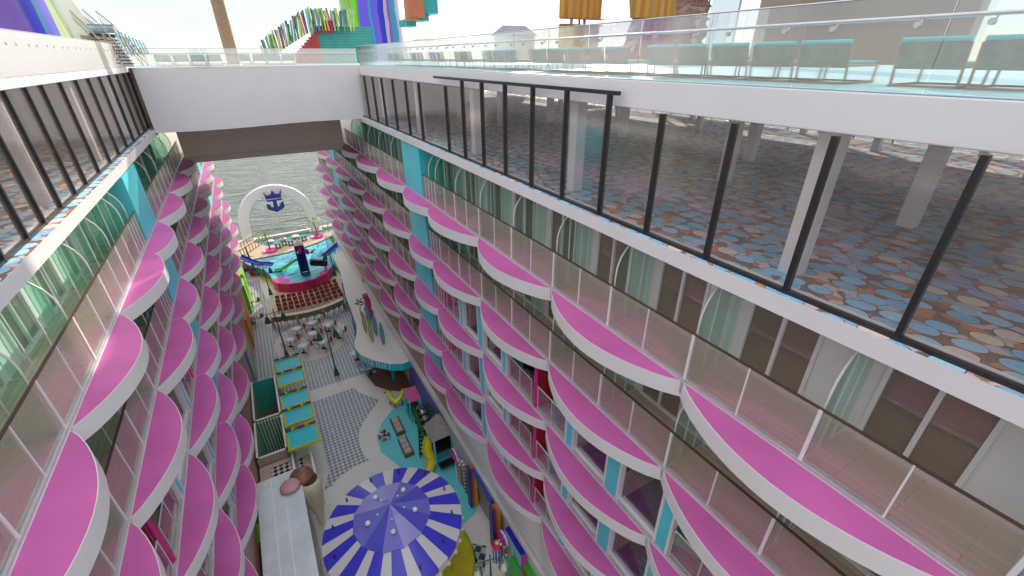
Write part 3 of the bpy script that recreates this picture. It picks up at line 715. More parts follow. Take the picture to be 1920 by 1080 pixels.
t = thing('stepped_pod', 'hanging teal and rust stepped pod beside the painted column', 'play structure')
m = MB()
for (x0, x1, z0, z1, y0) in ((12.0, 12.9, 25.8, 26.25, 35.9), (12.5, 13.8, 26.16, 26.7, 35.6), (12.8, 14.4, 26.6, 27.75, 35.2)): m.prism([(x0, y0), (x1 - .25, y0 - .25), (x1, y0 + .4), (x1, 37.6), (x0, 37.6)], z0, z1)
m.build('teal_shell', mat('pod_teal', (.02, .28, .26), .4), t)
m = MB(); m.box((11.9, 34.9, 26.3), (13.1, 35.7, 27.7)); m.box((11.9, 34.95, 26.1), (12.6, 35.65, 26.3)); m.build('rust_shell', mat('pod_rust', (.45, .12, .05), .5), t)
m = MB(); m.prism([(14.05, 27.7), (18, 28.1), (28, 29.0), (28, 33), (14.05, 33)], 35.3, 35.7, axis='y'); m.build('unseen_sun_blocker', WHITE2, t)  # added out-of-view panel that keeps sun off the near left ledges
t = thing('disc_parasol', 'flat yellow disc parasol on a thin pole behind the painted column', 'parasol', (16.95, 45, 23.39))
m = MB(); m.lathe([(.01, 1.98), (1.4, 1.86), (1.5, 1.82), (1.4, 1.80), (.01, 1.82)], n=32); m.build('disc', YEL, t)
m = MB(); m.tube([(0, 0, 0), (0, 0, 1.85)], .05, 8); m.build('pole', STEEL, t)
t = thing('deck_hut', 'small pale hut with a grey hipped roof beyond the deck', 'hut', (26.4, 45, 0))
m = MB(); m.box((-1.7, -1.2, 23.4), (1.7, 1.2, 25.8)); m.build('wall', WHITE2, t)
m = MB(); m.add([(-2, -1.5, 25.7), (2, -1.5, 25.7), (2, 1.5, 25.7), (-2, 1.5, 25.7), (-1.3, 0, 26.6), (1.4, 0, 26.6)], [(0, 1, 5, 4), (1, 2, 5), (2, 3, 4, 5), (3, 0, 4), (0, 3, 2, 1)]); m.build('roof', mat('hut_slate', (.22, .24, .28), .6, var=.3, scale=9), t)
m = MB()
for x in (-1.7, -.6, .6, 1.7): m.box((x - .05, -1.28, 23.4), (x + .05, -1.2, 25.75))
m.build('wall_post', WHITE, t)
def sail(name, x0, x1, y, panels, label, tilt=0):
    t = thing(name, label, 'sail')
    for (za, zb, s0, s1) in panels:
        m = MB(); n = 8; v = []
        for k in range(n + 1):
            q = k / n; x = x0 + s0 + (x1 - x0 + s1 - s0) * q; yy = y - .25 * math.sin(q * PI)
            v += [(x, yy, za), (x + tilt * (zb - za), yy, zb), (x, yy + .04, za), (x + tilt * (zb - za), yy + .04, zb)]
        m.add(v, [(4 * i, 4 * i + 4, 4 * i + 5, 4 * i + 1) for i in range(n)] + [(4 * i + 2, 4 * i + 3, 4 * i + 7, 4 * i + 6) for i in range(n)] + [(4 * i + 1, 4 * i + 5, 4 * i + 7, 4 * i + 3) for i in range(n)]); m.build('cloth', SAIL, t)
        m = MB(); m.tube([(x0 + s0 - .1, y - .3, za), (x1 + s1 + .1, y - .3, za)], .06, 6); m.build('yard', BROWN, t); m = MB(); m.tube([(x0 + s0 - .1 + tilt * (zb - za), y - .3, zb), (x1 + s1 + .1 + tilt * (zb - za), y - .3, zb)], .06, 6); m.build('yard', BROWN, t)
    xm = (x0 + x1) / 2; m = MB(); m.tube([(xm, y + .15, 23.39), (xm + .1, y + .15, 34)], .10, 8); m.build('mast', BROWN, t)
    m = MB()
    for dx in (-1.0, .95):
        m = MB(); m.tube([(xm + dx * .9, y + .3, 23.5), (xm + dx * .75, y + .3, 30.5)], .16, 6); m.build('rope_net', mat('rope', (.36, .27, .22), .8, var=.3, scale=20), t)
    return t
sail('square_sail', 28.5, 33.5, 40, [(24.0, 26.5, 0, 0), (27.0, 31, 0, .1)], 'amber striped square sails on a brown mast beyond the deck, left of the wrecked tower')
sail('patched_sail', 28.2, 33.3, 30, [(26.4, 31, 0, 0)], 'amber patched sail hanging in front of the brown wrecked tower', tilt=-.25)
t = thing('wreck_tower', 'brown rocky tower with red beams and yellow ladders behind the amber sail', 'tower')
m = MB(); v = []; fcs = []; n = 14
for i in range(8):
    z = 23.4 + i * .80
    for k in range(n):
        a = 2 * PI * k / n; r = 3.6 - .16 * i + random.uniform(-.4, .4); v.append((37.2 + r * 1.35 * math.cos(a) + .22 * i, 35 + r * math.sin(a), z + random.uniform(-.2, .2)))
for i in range(7):
    for k in range(n): fcs.append((i * n + k, i * n + (k + 1) % n, (i + 1) * n + (k + 1) % n, (i + 1) * n + k))
m.add(v, fcs); m.build('rock', mat('rock_brown', (.27, .16, .14), .85, var=.35, scale=2.5, bump=.5, bscale=4), t)
m = MB(); m.tube([(40.0, 31.2, 23.4), (40.4, 31.2, 31)], .18, 6); m.tube([(37.6, 31.0, 26.5), (41.8, 31.0, 27.4)], .12, 6); m.build('red_beam', mat('wreck_beam', (.25, .05, .03), .6), t)
m = MB(); m.tube([(40.2, 30.9, 26.2), (42.3, 30.9, 28.9)], .07, 5); m.tube([(39.9, 30.9, 26.9), (41.9, 30.9, 29.5)], .07, 5); m.build('yellow_ladder', YELB, t)
m = MB()
for k in range(6): m.box((36.3 + .5 * k, 31.0, 27.7), (36.4 + .5 * k, 31.08, 28.5))
m.box((36, 30.95, 28.4), (39.2, 31.1, 28.55)); m.box((36, 30.95, 27.6), (39.2, 31.1, 27.72)); m.build('balustrade', BROWN, t)
t = thing('white_pillar', 'broad white pillar with a tan side standing behind the deck loungers', 'pillar')
m = MB(); m.prism([(20.6, 16), (21.9, 16), (22.0, 16.6), (20.7, 16.6)], 23.39, 31); m.build('shaft', WHITE, t)
m = MB(); m.prism([(21.9, 16.01), (22.55, 16.35), (22.0, 16.6)], 23.39, 31); m.build('tan_side', mat('tan_stone', (.42, .31, .22), .6), t)
t = thing('deck_house', 'large tan deck house wall at the upper right behind the nearest loungers', 'building')
m = MB(); m.prism([(46.4, 27.6), (52.0, 26.8), (55.2, 19.1), (68, 21), (68, 34), (50, 34)], 22.9, 37); m.build('wall', mat('tan_wall', (.30, .24, .20), .55, var=.05), t)
m = MB(); m.prism([(45.6, 27.8), (52.2, 26.2), (55.6, 18.4), (68.8, 20.4), (68.8, 34.8), (49.2, 34.8)], 37.0, 37.8); m.build('roof', WHITE, t)

# ------------------------------------------------------------------ stern: pool platform, deck, arch
POOLP = [(-1.35, 53.2), (-1.0, 51.9), (0.0, 51.0), (1.4, 50.6), (2.9, 50.8), (4.2, 51.7), (4.95, 53.2), (6.2, 55.3), (6.75, 57), (6.75, 64.0), (5.3, 62.6), (2.5, 61.2), (0, 60.6), (-2.4, 60.6), (-4.1, 60.6), (-3.4, 58.8), (-2.1, 57.0), (-1.6, 55)]
t = thing('splash_pool', 'raised splash pool platform painted with blue and aqua swirls, pink rimmed at the front', 'pool')
m = MB(); m.prism(POOLP, .02, .98); m.build('basin', mat('basin_blue', (.10, .30, .50), .4), t)
m = MB(); m.sheet(POOLP, .99); m.build('swirl_floor', SWIRL, t)
rim = [(-1.5, 53.6), (-1.45, 52.8), (-1.05, 51.75), (0.0, 50.85), (1.4, 50.45), (2.9, 50.65), (4.3, 51.55), (5.05, 53.0)]
m = MB(); inner = [(x * .985 + .03, y + .32) for x, y in rim[::-1]]; m.prism(rim + inner, .02, 1.12); m.build('pink_rim', mat('pool_rim', (.62, .02, .16), .35), t)
m = MB(); m.sheet([(-1.3, 53.4), (-1.2, 52.7), (-.8, 52.0), (.1, 51.5), (.4, 51.9), (.2, 52.7), (-.6, 53.5)], 1.0); m.build('pink_patch', PINKP, t); m = MB(); m.sheet([(3.6, 51.6), (4.7, 52.9), (4.9, 53.8), (4.3, 53.4), (3.6, 52.3)], 1.0); m.build('pink_patch', PINKP, t)
m = MB(); m.sheet([(.6, 54.2), (1.6, 53.6), (1.9, 54.6), (1.5, 55.6), (.7, 55.6), (.2, 55)], .996); m.build('aqua_patch', mat('aqua_patch', (.04, .60, .52), .35), t); m = MB(); m.sheet([(3.9, 56.2), (5.6, 56.0), (6.5, 57.2), (5.0, 57.6)], .996); m.build('aqua_patch', mat('aqua_patch', (.04, .60, .52), .35), t)
mb = MB(); mb.sheet([(-3.0, 58.4), (-2.5, 55.6), (-1.9, 54.2), (-1.55, 53.8), (-1.5, 55.3), (-2.2, 57.2)], .014); mb.sheet([(5.0, 53.0), (5.5, 52.6), (6.1, 54.5), (6.3, 55.4)], .014); struct(mb.build('yellow_painted_paving', YELB))
mb = MB(); mb.prism([(-8, 60.9), (0, 60.9), (2.5, 61.5), (5.3, 62.9), (7.2, 64.4), (12, 66.5), (12, 67.0), (6.9, 66.4), (2.9, 65.4), (-1.2, 64.6), (-1.9, 66), (-3, 68), (-8, 68)], .0, 1.08)
struct(mb.build('stern_deck', mat('stern_deck_sand', (.58, .45, .32), .6, var=.1, scale=5)))
mb = MB(); mb.prism([(-3, 67.9), (-1.9, 65.9), (-1.2, 64.6), (2.9, 65.4), (6.9, 66.4), (12, 67), (12, 69.5), (-3, 69)], 0, .82); struct(mb.build('infinity_pool_water', mat('dark_pool_water', (.04, .20, .17), .06, var=.1)))
mb = MB(); mb.prism([(-8, 68.0), (-3, 68.4), (12, 69.0), (12, 69.6), (-3, 69.0), (-8, 68.8)], -.5, 1.12); struct(mb.build('stern_kerb', STONE))
for i, (x, y, r) in enumerate(((-.75, 67.0, .5), (.95, 67.0, .42), (2.6, 67.2, .55))):
    t = thing('lily_seat', ['round cream island seat in the dark stern pool, nearest the left palm', 'round cream island seat with a magenta centre in the dark stern pool', 'plain round cream island seat right of the magenta-centred one'][i], 'seat', (x, y, .82), group='island seats in the stern pool')
    m = MB(); m.lathe([(r * .7, -.1), (r, .1), (r, .2), (.01, .2)], n=24); m.build('pad', STONE, t)
    if i == 1:
        m = MB(); m.lathe([(r * .6, .2), (r * .6, .26), (.01, .26)], n=20); m.build('magenta_centre', PINKP, t)
# arch with emblem
t = thing('stern_arch', 'tall white arch over the stern pool with the sea behind', 'arch')
m = MB(); n = 40; out_, inn_ = [], []
cx = 1.1
for k in range(n + 1):
    a = PI * k / n
    rx, rz = 5.0, 5.3; out_.append((cx - rx * math.cos(a), 3.0 + rz * math.sin(a) ** .96 if 0 < k < n else 3.0))
    inn_.append((cx - 3.75 * math.cos(a), 3.0 + 4.25 * math.sin(a) if 0 < k < n else 3.0))
out_ = [(cx - 5.05, .9)] + out_ + [(cx + 5.05, .9)]; inn_ = [(cx - 3.95, .9)] + inn_ + [(cx + 3.95, .9)]
N2 = len(out_); v = []
for y in (68.4, 69.1):
    v += [(x, y, z) for x, z in out_] + [(x, y, z) for x, z in inn_]
f = []
for i in range(N2 - 1):
    f += [(i, i + 1, N2 + i + 1, N2 + i), (2 * N2 + i + 1, 2 * N2 + i, 3 * N2 + i, 3 * N2 + i + 1), (i + 1, i, 2 * N2 + i, 2 * N2 + i + 1), (N2 + i, N2 + i + 1, 3 * N2 + i + 1, 3 * N2 + i)]
m.add(v, f); m.build('arch_band', WHITE, t)
m = MB(); m.box((cx - 5.4, 68.1, .0), (cx - 3.6, 69.4, 1.0)); m.box((cx + 3.6, 68.1, .0), (cx + 5.4, 69.4, 1.0)); m.build('plinth', WHITE2, t)
NAVY = mat('emblem_navy', (.03, .045, .26), .35, var=.03)
e = thing('crown_anchor_emblem', 'navy crown and anchor emblem hanging inside the white stern arch', 'emblem', (1.15, 68.3, 6.0))
sc = 1.12
P = lambda l: [(x * sc, z * sc) for x, z in l]
m = MB(); m.prism(P([(-.83, .44), (.87, .44), (1.03, 1.46), (.76, .98), (.60, .90), (.48, 1.08), (.36, .92), (.20, 1.12), (.02, 1.50), (-.16, 1.12), (-.34, .92), (-.46, 1.06), (-.58, .88), (-.74, .98), (-1.01, 1.44)]), -.06, .06, axis='y'); m.build('crown', NAVY, e)
m = MB(); m.prism(P([(-.84, .14), (.88, .14), (.89, .36), (-.83, .36)]), -.06, .06, axis='y'); m.build('crown_band', NAVY, e)
m = MB(); m.prism(P([(-.20, .14), (.24, .14), (.24, -.62), (.48, -.56), (.58, -.42), (.44, -.36), (.98, -.0), (.98, -.76), (.88, -.88), (.35, -1.12), (.02, -1.30), (-.31, -1.12), (-.84, -.88), (-.94, -.76), (-.94, -.0), (-.40, -.36), (-.54, -.42), (-.44, -.56), (-.20, -.62)]), -.06, .06, axis='y'); m.build('anchor', NAVY, e)
m = MB()
for x in (-.7, .7): m.tube([(x, 0, .9), (x, 0, 2.0)], .02, 5)
m.build('hanger', STEEL, e)

# palms
def palm(x, y, z, label, h=2.4, R=1.5):
    t = thing('palm_tree', label, 'palm', (x, y, z), group='palms by the splash pool')
    m = MB(); m.tube([(0, 0, 0), (.03, 0, h * .35), (-.03, 0, h * .7), (-.1, 0, h)], [.11, .085, .07, .06], 10); m.build('trunk', BARK, t)
    m = MB()
    for k in range(11):
        a = 2 * PI * k / 11 + random.uniform(-.2, .2); ln = R * random.uniform(.8, 1.1); rise = random.uniform(.15, .55); n = 7
        cx_, cy_ = math.cos(a), math.sin(a); prev = None
        for i in range(n):
            q = i / (n - 1); r = ln * q; zz = h + rise * math.sin(q * PI * .75) * 1.1 - .75 * q * q * random.uniform(.9, 1.1)
            wd = .05 + .22 * math.sin(PI * min(1, q * .9 + .08)); 
            p = Vector((cx_ * r - .1, cy_ * r, zz)); sd = Vector((-cy_, cx_, 0)) * wd
            cur = (p + sd - Vector((0, 0, wd * .5)), p, p - sd - Vector((0, 0, wd * .5)))
            if prev:
                g = .82
                for side in (0, 2):
                    for hq in (0, .34, .67):
                        a0 = prev[1].lerp(cur[1], hq); a1 = prev[1].lerp(cur[1], min(1, hq + .24))
                        b0 = prev[side].lerp(cur[side], min(1, hq + .3)); m.add([a0, a1, b0], [(0, 1, 2)])
            prev = cur
    m.build('crown', LEAF, t)
    return t
for i, (x, y) in enumerate(((-.95, 62.7), (5.3, 65.0))):
    p = thing('round_planter', ['magenta round planter at the foot of the left palm', 'magenta round planter at the foot of the right palm'][i], 'planter', (x, y, 1.08), group='magenta palm planters')
    m = MB(); m.lathe([(.82, 0), (.86, .16), (.78, .18), (.78, .12), (.01, .12)], n=32); m.build('rim', PINKP, p)
    m = MB(); m.lathe([(.5, .13), (.3, .2), (.01, .22)], n=20); m.build('soil', PINKP, p)
    palm(x, y, 1.2, ['small palm standing in the left magenta planter', 'small palm standing in the right magenta planter by the fence'][i])

# wooden fences on the stern deck
def fence(pts, label, h=1.1):
    t = thing('wooden_fence', label, 'fence', group='wooden fences on the stern deck')
    for a, b in zip(pts, pts[1:]):
        a, b = Vector(a), Vector(b); n = max(2, int((b - a).length / .62))
        m = MB(); m.tube([a + Vector((0, 0, h)), b + Vector((0, 0, h))], .045, 6); m.tube([a + Vector((0, 0, .15)), b + Vector((0, 0, .15))], .03, 6); m.build('top_rail', mat('pale_rail', (.62, .56, .50), .5), t)
        for i in range(n + 1):
            p = a.lerp(b, i / n); m = MB(); m.cbox((p.x, p.y, p.z + h / 2), (.12, .10, h)); m.build('fence_post', LWOOD, t)
fence([(-4.6, 61.6, 1.08), (-1.5, 66.4, 1.08)], 'wooden fence running along the deck just left of the splash pool')
fence([(-4.9, 64.0, 1.08), (-2.7, 67.4, 1.08)], 'wooden fence at the far left near the foot of the arch')
fence([(4.9, 66.0, 1.08), (7.9, 66.5, 1.08), (8.2, 64.8, 1.08)], 'wooden fence at the far right behind the right palm')
# small dark table groups on stern deck
for i, (x, y) in enumerate(((.1, 63.2), (.9, 63.9), (1.7, 63.4), (2.6, 64.2), (3.5, 64.3))):
    t = thing('deck_table_set', 'low wicker seat pair with cushion between the two palms, %s from the left' % ['first', 'second', 'third', 'fourth', 'fifth'][i], 'seat', (x, y, 1.08), group='wicker seats between the palms')
    m = MB(); m.cbox((-.2, 0, .2), (.32, .5, .22)); m.cbox((.2, 0, .2), (.32, .5, .22)); m.cbox((-.2, .22, .42), (.32, .06, .3)); m.cbox((.2, .22, .42), (.32, .06, .3)); m.build('wicker', mat('wicker_grey', (.22, .24, .18), .7, var=.3, scale=12), t)
    m = MB(); m.cbox((0, -.25, .36), (.25, .25, .06)); m.build('small_top', WHITE, t)

# play tower in the pool
t = thing('pool_play_tower', 'narrow blue play tower with white pointed top standing in the splash pool', 'play tower', (2.15, 53.2, .99))
m = MB()
for x in (-.42, .42):
    for y in (-.3, .3): m.tube([(x, y, 0), (x, y, 3.7)], .09, 8)
m.box((-.5, -.36, 2.0), (-.38, .36, 3.7)); m.box((.38, -.36, 2.0), (.5, .36, 3.7)); m.box((-.5, .3, .1), (.5, .38, 3.7)); m.build('blue_frame', mat('tower_blue', (.02, .04, .50), .35), t)
m = MB(); m.lathe([(.62, 3.7), (.5, 3.95), (.01, 4.45)], n=4, smooth=False, a0=PI / 4); m.build('white_spire', WHITE, t)
m = MB()
for k in range(14): m.cbox((0, -.45 - .035 * (13 - k), .12 + .17 * k), (.66, .16, .035))
m.tube([(-.38, -.95, 0), (-.38, -.42, 2.5)], .03, 6); m.tube([(.38, -.95, 0), (.38, -.42, 2.5)], .03, 6); m.build('ladder', BLK, t)
m = MB(); m.cbox((0, -.38, 3.35), (.55, .08, .34)); m.build('red_panel', mat('tower_red', (.55, .02, .05), .4), t)
m = MB(); m.ball((-.05, -.42, 2.95), .26, 12); m.ball((.62, -.3, 2.85), .28, 12); m.ball((.75, -.1, 2.55), .22, 12); m.build('purple_ball', mat('ball_purple', (.35, .02, .50), .3), t)
m = MB(); m.ball((-.2, -.40, 2.9), .20, 10); m.prism([(.9, 2.6), (1.75, 3.0), (1.2, 2.3)], -.3, -.2, axis='y'); m.build('yellow_fin', YEL, t)
t = thing('black_gangway', 'black slatted gangway with a purple post leading right from the pool play tower', 'gangway', (2.7, 53.3, .99))
m = MB(); M = Matrix.Rotation(.28, 4, 'Y')
m.cbox((.85, 0, 1.55), (1.9, .5, .06), 0, M); m.cbox((.85, -.25, 1.2), (1.9, .04, .62), 0, M); m.cbox((.85, .25, 1.2), (1.9, .04, .62), 0, M)
for k in range(9): m.cbox((.0 + .2 * k, -.28, 1.72), (.05, .03, .3), 0, M)
m.build('deck', BLK, t)
m = MB(); m.tube([(1.75, 0, 0), (1.75, 0, 1.5)], .07, 8); m.tube([(1.75, -.3, 0), (1.75, -.3, 1.1)], .05, 8); m.build('purple_post', mat('post_violet', (.16, .08, .35), .4), t)
m = MB()
for k in range(9): m.cbox((.0 + .2 * k, -.30, 1.86), (.07, .05, .05), 0, M)
m.build('white_stud', WHITE, t)
def slide(name, label, pts, r, mt, parts=()):
    t = thing(name, label, 'slide')
    m = MB(); n = 10; V = [Vector(p) for p in pts]; v = []
    for i, p in enumerate(V):
        a = V[max(0, i - 1)]; b = V[min(len(V) - 1, i + 1)]; tt = (b - a).normalized(); sd = tt.cross(Vector((0, 0, 1))).normalized(); up = sd.cross(tt)
        for k in range(n + 1):
            an = PI + PI * k / n; v.append(p + sd * math.cos(an) * r + up * (math.sin(an) * r * .75))
        for k in range(n + 1):
            an = 2 * PI - PI * k / n; v.append(p + sd * math.cos(an) * (r + .05) + up * (math.sin(an) * (r * .75 + .05)))
    w = 2 * (n + 1); f = []
    for i in range(len(V) - 1):
        for k in range(w): f.append((i * w + k, i * w + (k + 1) % w, (i + 1) * w + (k + 1) % w, (i + 1) * w + k))
    m.add(v, f, 0, True); m.build('chute', mt, t)
    m = MB()
    for p in (V[0], V[len(V) // 2]): m.tube([(p.x, p.y, p.z - r * .6), (p.x, p.y, .0 if p.z < 9 else p.z - 2)], .05, 6)
    m.build('support', STEEL, t); return t
slide('green_slide', 'green curved slide dropping left from the pool play tower', [(2.0, 54.5, 2.6), (1.2, 55.0, 2.2), (.3, 55.2, 1.6), (-.4, 55.4, 1.25), (-1.1, 55.8, 1.15)], .32, mat('slide_green', (.08, .50, .05), .25))
slide('blue_tube_slide', 'dark blue tube slide at the left edge of the splash pool beside the brown tubs', [(-4.3, 59.3, 2.5), (-3.4, 57.9, 2.2), (-2.4, 57.0, 1.9), (-1.6, 56.6, 1.9), (-1.1, 56.2, 1.8)], .34, BLUE)
slide('blue_side_slide', 'dark blue slide reaching in from the right wall of the splash pool', [(7.0, 57.0, 2.6), (6.2, 56.4, 2.3), (5.4, 55.8, 2.1), (4.8, 55.2, 2.0)], .36, BLUE)
t = thing('climbing_net', 'upright grey-green climbing net at the right side of the splash pool', 'net', (6.15, 59, 1.0))
m = MB()
for k in range(7): m.tube([(-.35 + .12 * k, 0, 0), (-.2 + .12 * k - .1, 0, 2.0)], .015, 4); m.tube([(-.35, 0, .1 + .3 * k), (.38, 0, .1 + .3 * k)], .015, 4)
m.build('mesh', GREENM, t); m = MB(); m.tube([(-.4, 0, 0), (-.4, 0, 2.1), (.42, 0, 2.1), (.42, 0, 0)], .04, 6); m.build('frame', STEEL, t)
for i, (x, y, r) in enumerate(((-3.2, 58.4, .62), (-4.1, 60.2, .5), (6.2, 54.6, .5))):
    t = thing('brown_tub', ['large brown slatted tub with a mast left of the splash pool', 'smaller brown tub half hidden by the balconies at far left', 'brown tub beside the white roof at the right of the splash pool'][i], 'planter', (x, y, 0), group='brown slatted tubs')
    m = MB(); m.lathe([(r * .8, 0), (r, .55), (r * .92, .58), (r * .9, .4), (.01, .4)], n=18); m.build('tub', REDCH, t)
    m = MB(); m.lathe([(r * 1.02, .3), (r * 1.06, .34), (r * 1.02, .38)], n=18); m.build('hoop', mat('hoop_dark', (.06, .03, .03), .5), t)
t = thing('wooden_mast', 'leaning brown wooden mast rising beside the large brown tub', 'mast', (-3.1, 58.6, .3)); m = MB(); m.tube([(0, 0, 0), (-.15, 0, 1.6), (-.35, .3, 3.3)], [.16, .12, .05], 8); m.build('pole', BROWN, t)
m = MB(); m.tube([(-.5, 0, 2.1), (.3, 0, 2.0)], .03, 5); m.build('yard', BROWN, t)

# ------------------------------------------------------------------ promenade furniture
def chair_proto(name, label, cat, col, seat_r=.21, wire=True):
    t = thing(name, label, cat)
    m = MB(); m.cbox((0, 0, .45), (.42, .42, .05)); s = m.build('seat', col, bevel=.01)
    m = MB(); M = Matrix.Translation((0, .2, .68)) @ Matrix.Rotation(-.15, 4, 'X'); m.cbox((0, 0, 0), (.42, .04, .38), 0, M); b = m.build('backrest', col, bevel=.01)
    ch = [s, b]
    for x in (-.17, .17):
        for y in (-.17, .17):
            m = MB(); m.tube([(x, y, .44), (x * 1.15, y * 1.15, 0)], .016, 5); ch.append(m.build('leg', BLK if wire else BROWN))
    return own(t, *ch)
red0 = chair_proto('terrace_chair', '', 'chair', REDCH, wire=False)
rows = ['front', 'second', 'third', 'back', 'hindmost']; first = True
ordn = ['first', 'second', 'third', 'fourth', 'fifth', 'sixth', 'seventh', 'eighth', 'ninth', 'tenth', 'eleventh', 'twelfth']
for r in range(5):
    for c in range(12):
        if r == 4 and c < 7: continue
        x = -1.35 + .56 * c; yb = 46.5 + (.0 if r < 4 else .0); y = 46.2 + .98 * r - .5 * math.sin(PI * (c + .5) / 12) * .9 + .2
        if x > 4.95: continue
        o = red0 if first else dup(red0); first = False
        o.location = (x + random.uniform(-.03, .03), y, .01); o.rotation_euler = (0, 0, PI + random.uniform(-.15, .15))
        o['label'] = 'red-brown chair, %s in %s' % (ordn[c] + ' from left', ['the row nearest the long counter', 'the second row from the counter', 'the third row from the counter', 'the fourth row from the counter', 'the short row against the pink rim'][r]); o['group'] = 'red-brown chairs before the splash pool'
# long counter
t = thing('long_counter', 'long pale curved counter between the red-brown chairs and the round tables', 'counter')
cp = [(-2.28, 43.9), (-1.2, 43.55), (0, 43.25), (1.2, 43.1), (2.5, 43.2), (3.6, 43.5), (4.66, 44.0)]
m = MB(); m.prism(cp + [(x + .02, y + .5) for x, y in cp[::-1]], 1.04, 1.11); m.build('top', mat('counter_top', (.62, .52, .40), .4, var=.1), t)
for i in (0, 2, 4, 6):
    m = MB(); x, y = cp[i]; m.box((x - .12 + (.12 if i == 0 else 0), y + .08, 0), (x + .12, y + .4, 1.04)); m.build('support', LWOOD, t)
m = MB(); m.prism([(x, y + .22) for x, y in cp] + [(x + .02, y + .30) for x, y in cp[::-1]], .45, 1.03); m.build('lattice_panel', mat('lattice', (.30, .22, .17), .6, var=.4, scale=18), t)
st = thing('bar_stool', '', 'stool'); m = MB(); m.lathe([(.17, .70), (.18, .74), (.01, .75)], n=14); a = m.build('seat', BROWN)
m = MB()
for k in range(4): m.tube([(.1 * math.cos(PI / 4 + k * PI / 2), .1 * math.sin(PI / 4 + k * PI / 2), .7), (.2 * math.cos(PI / 4 + k * PI / 2), .2 * math.sin(PI / 4 + k * PI / 2), 0)], .015, 5)
m.lathe([(.16, .28), (.175, .29), (.16, .30)], n=12); b = m.build('leg_frame', BROWN); own(st, a, b)
for i in range(12):
    q = i / 11 * 5.9; j = min(5, int(q)); fx = q - j; x = cp[j][0] + (cp[j + 1][0] - cp[j][0]) * fx; y = cp[j][1] + (cp[j + 1][1] - cp[j][1]) * fx
    o = st if i == 0 else dup(st); o.location = (x + .1, y - .30, 0); o['label'] = 'brown bar stool at the long pale counter, %s from the left' % ordn[i]; o['group'] = 'stools at the long counter'
# round tables
tb = thing('cafe_table', '', 'table'); m = MB(); m.lathe([(.01, .72), (.44, .72), (.46, .74), (.44, .765), (.01, .765)], n=28); a = m.build('tabletop', TABW)
m = MB(); m.tube([(0, 0, .72), (0, 0, .04)], .035, 8); m.lathe([(.24, 0), (.22, .03), (.03, .05)], n=16); b = m.build('pedestal', BLK); own(tb, a, b)
cc = chair_proto('cafe_chair', '', 'chair', REDCH)
ws = thing('wire_stool', '', 'stool'); m = MB(); m.lathe([(.01, .45), (.17, .45), (.18, .47), (.01, .48)], n=14); a = m.build('seat', TABW)
m = MB()
for k in range(4):
    an = PI / 4 + k * PI / 2; m.tube([(.15 * math.cos(an), .15 * math.sin(an), .45), (.2 * math.cos(an + .5), .2 * math.sin(an + .5), .22), (.19 * math.cos(an), .19 * math.sin(an), 0)], .012, 5)
m.tube([(-.16, .12, .46), (-.17, .16, .82), (0, .2, .88), (.17, .16, .82), (.16, .12, .46)], .013, 5); b = m.build('wire_frame', BLK); own(ws, a, b)
TT = [(1.11, 41.46, 'at the back centre'), (2.40, 40.24, 'at the back right'), (3.03, 38.56, 'at the far right of the round paving'), (.95, 39.4, 'in the middle of the round paving'), (1.50, 37.5, 'behind the two-lamp post at front right'), (-.19, 37.74, 'at the front centre'), (-1.10, 39.40, 'half hidden by the left lamp heads'), (-.34, 41.10, 'at the back left')]
f1 = f2 = f3 = True
for i, (x, y, w) in enumerate(TT):
    o = tb if i == 0 else dup(tb); o.location = (x, y, .01); o['label'] = 'round pale blue cafe table ' + w; o['group'] = 'round tables on the terrazzo circle'
    o = cc if f1 else dup(cc); f1 = False; a = .35; o.location = (x + .62 * math.cos(a), y + .62 * math.sin(a), .01); o.rotation_euler = (0, 0, a - PI / 2)
    o['label'] = 'rust chair at the round table ' + w; o['group'] = 'rust chairs at the round tables'
    for k, (a, nm) in enumerate(((2.1, 'far left'), (3.5, 'left'), (5.0, 'near'))):
        o = ws if f2 else dup(ws); f2 = False; o.location = (x + .64 * math.cos(a), y + .64 * math.sin(a), .01); o.rotation_euler = (0, 0, a - PI / 2)
        o['label'] = 'wire stool %s of the table %s' % ({'far left': 'far left', 'left': 'left', 'near': 'in front'}[nm], w); o['group'] = 'wire stools at the round tables'
o = dup(tb, loc=(4.25, 31.6, .01)); o['label'] = 'grey round table on the edge of the brown board floor under the white bar roof'; o['group'] = 'tables by the bar'
for k, a in enumerate((2.6, 5.2)):
    o = dup(ws, loc=(4.25 + .6 * math.cos(a), 31.6 + .6 * math.sin(a), .01), rz=a - PI / 2); o['label'] = ['wire stool left of the grey table by the bar', 'wire stool right of the grey table by the bar'][k]; o['group'] = 'stools by the bar'
o = dup(tb, loc=(3.75, 34.2, .01)); o['label'] = 'small round table just outside the teal edge of the bar roof'; o['group'] = 'tables by the bar'

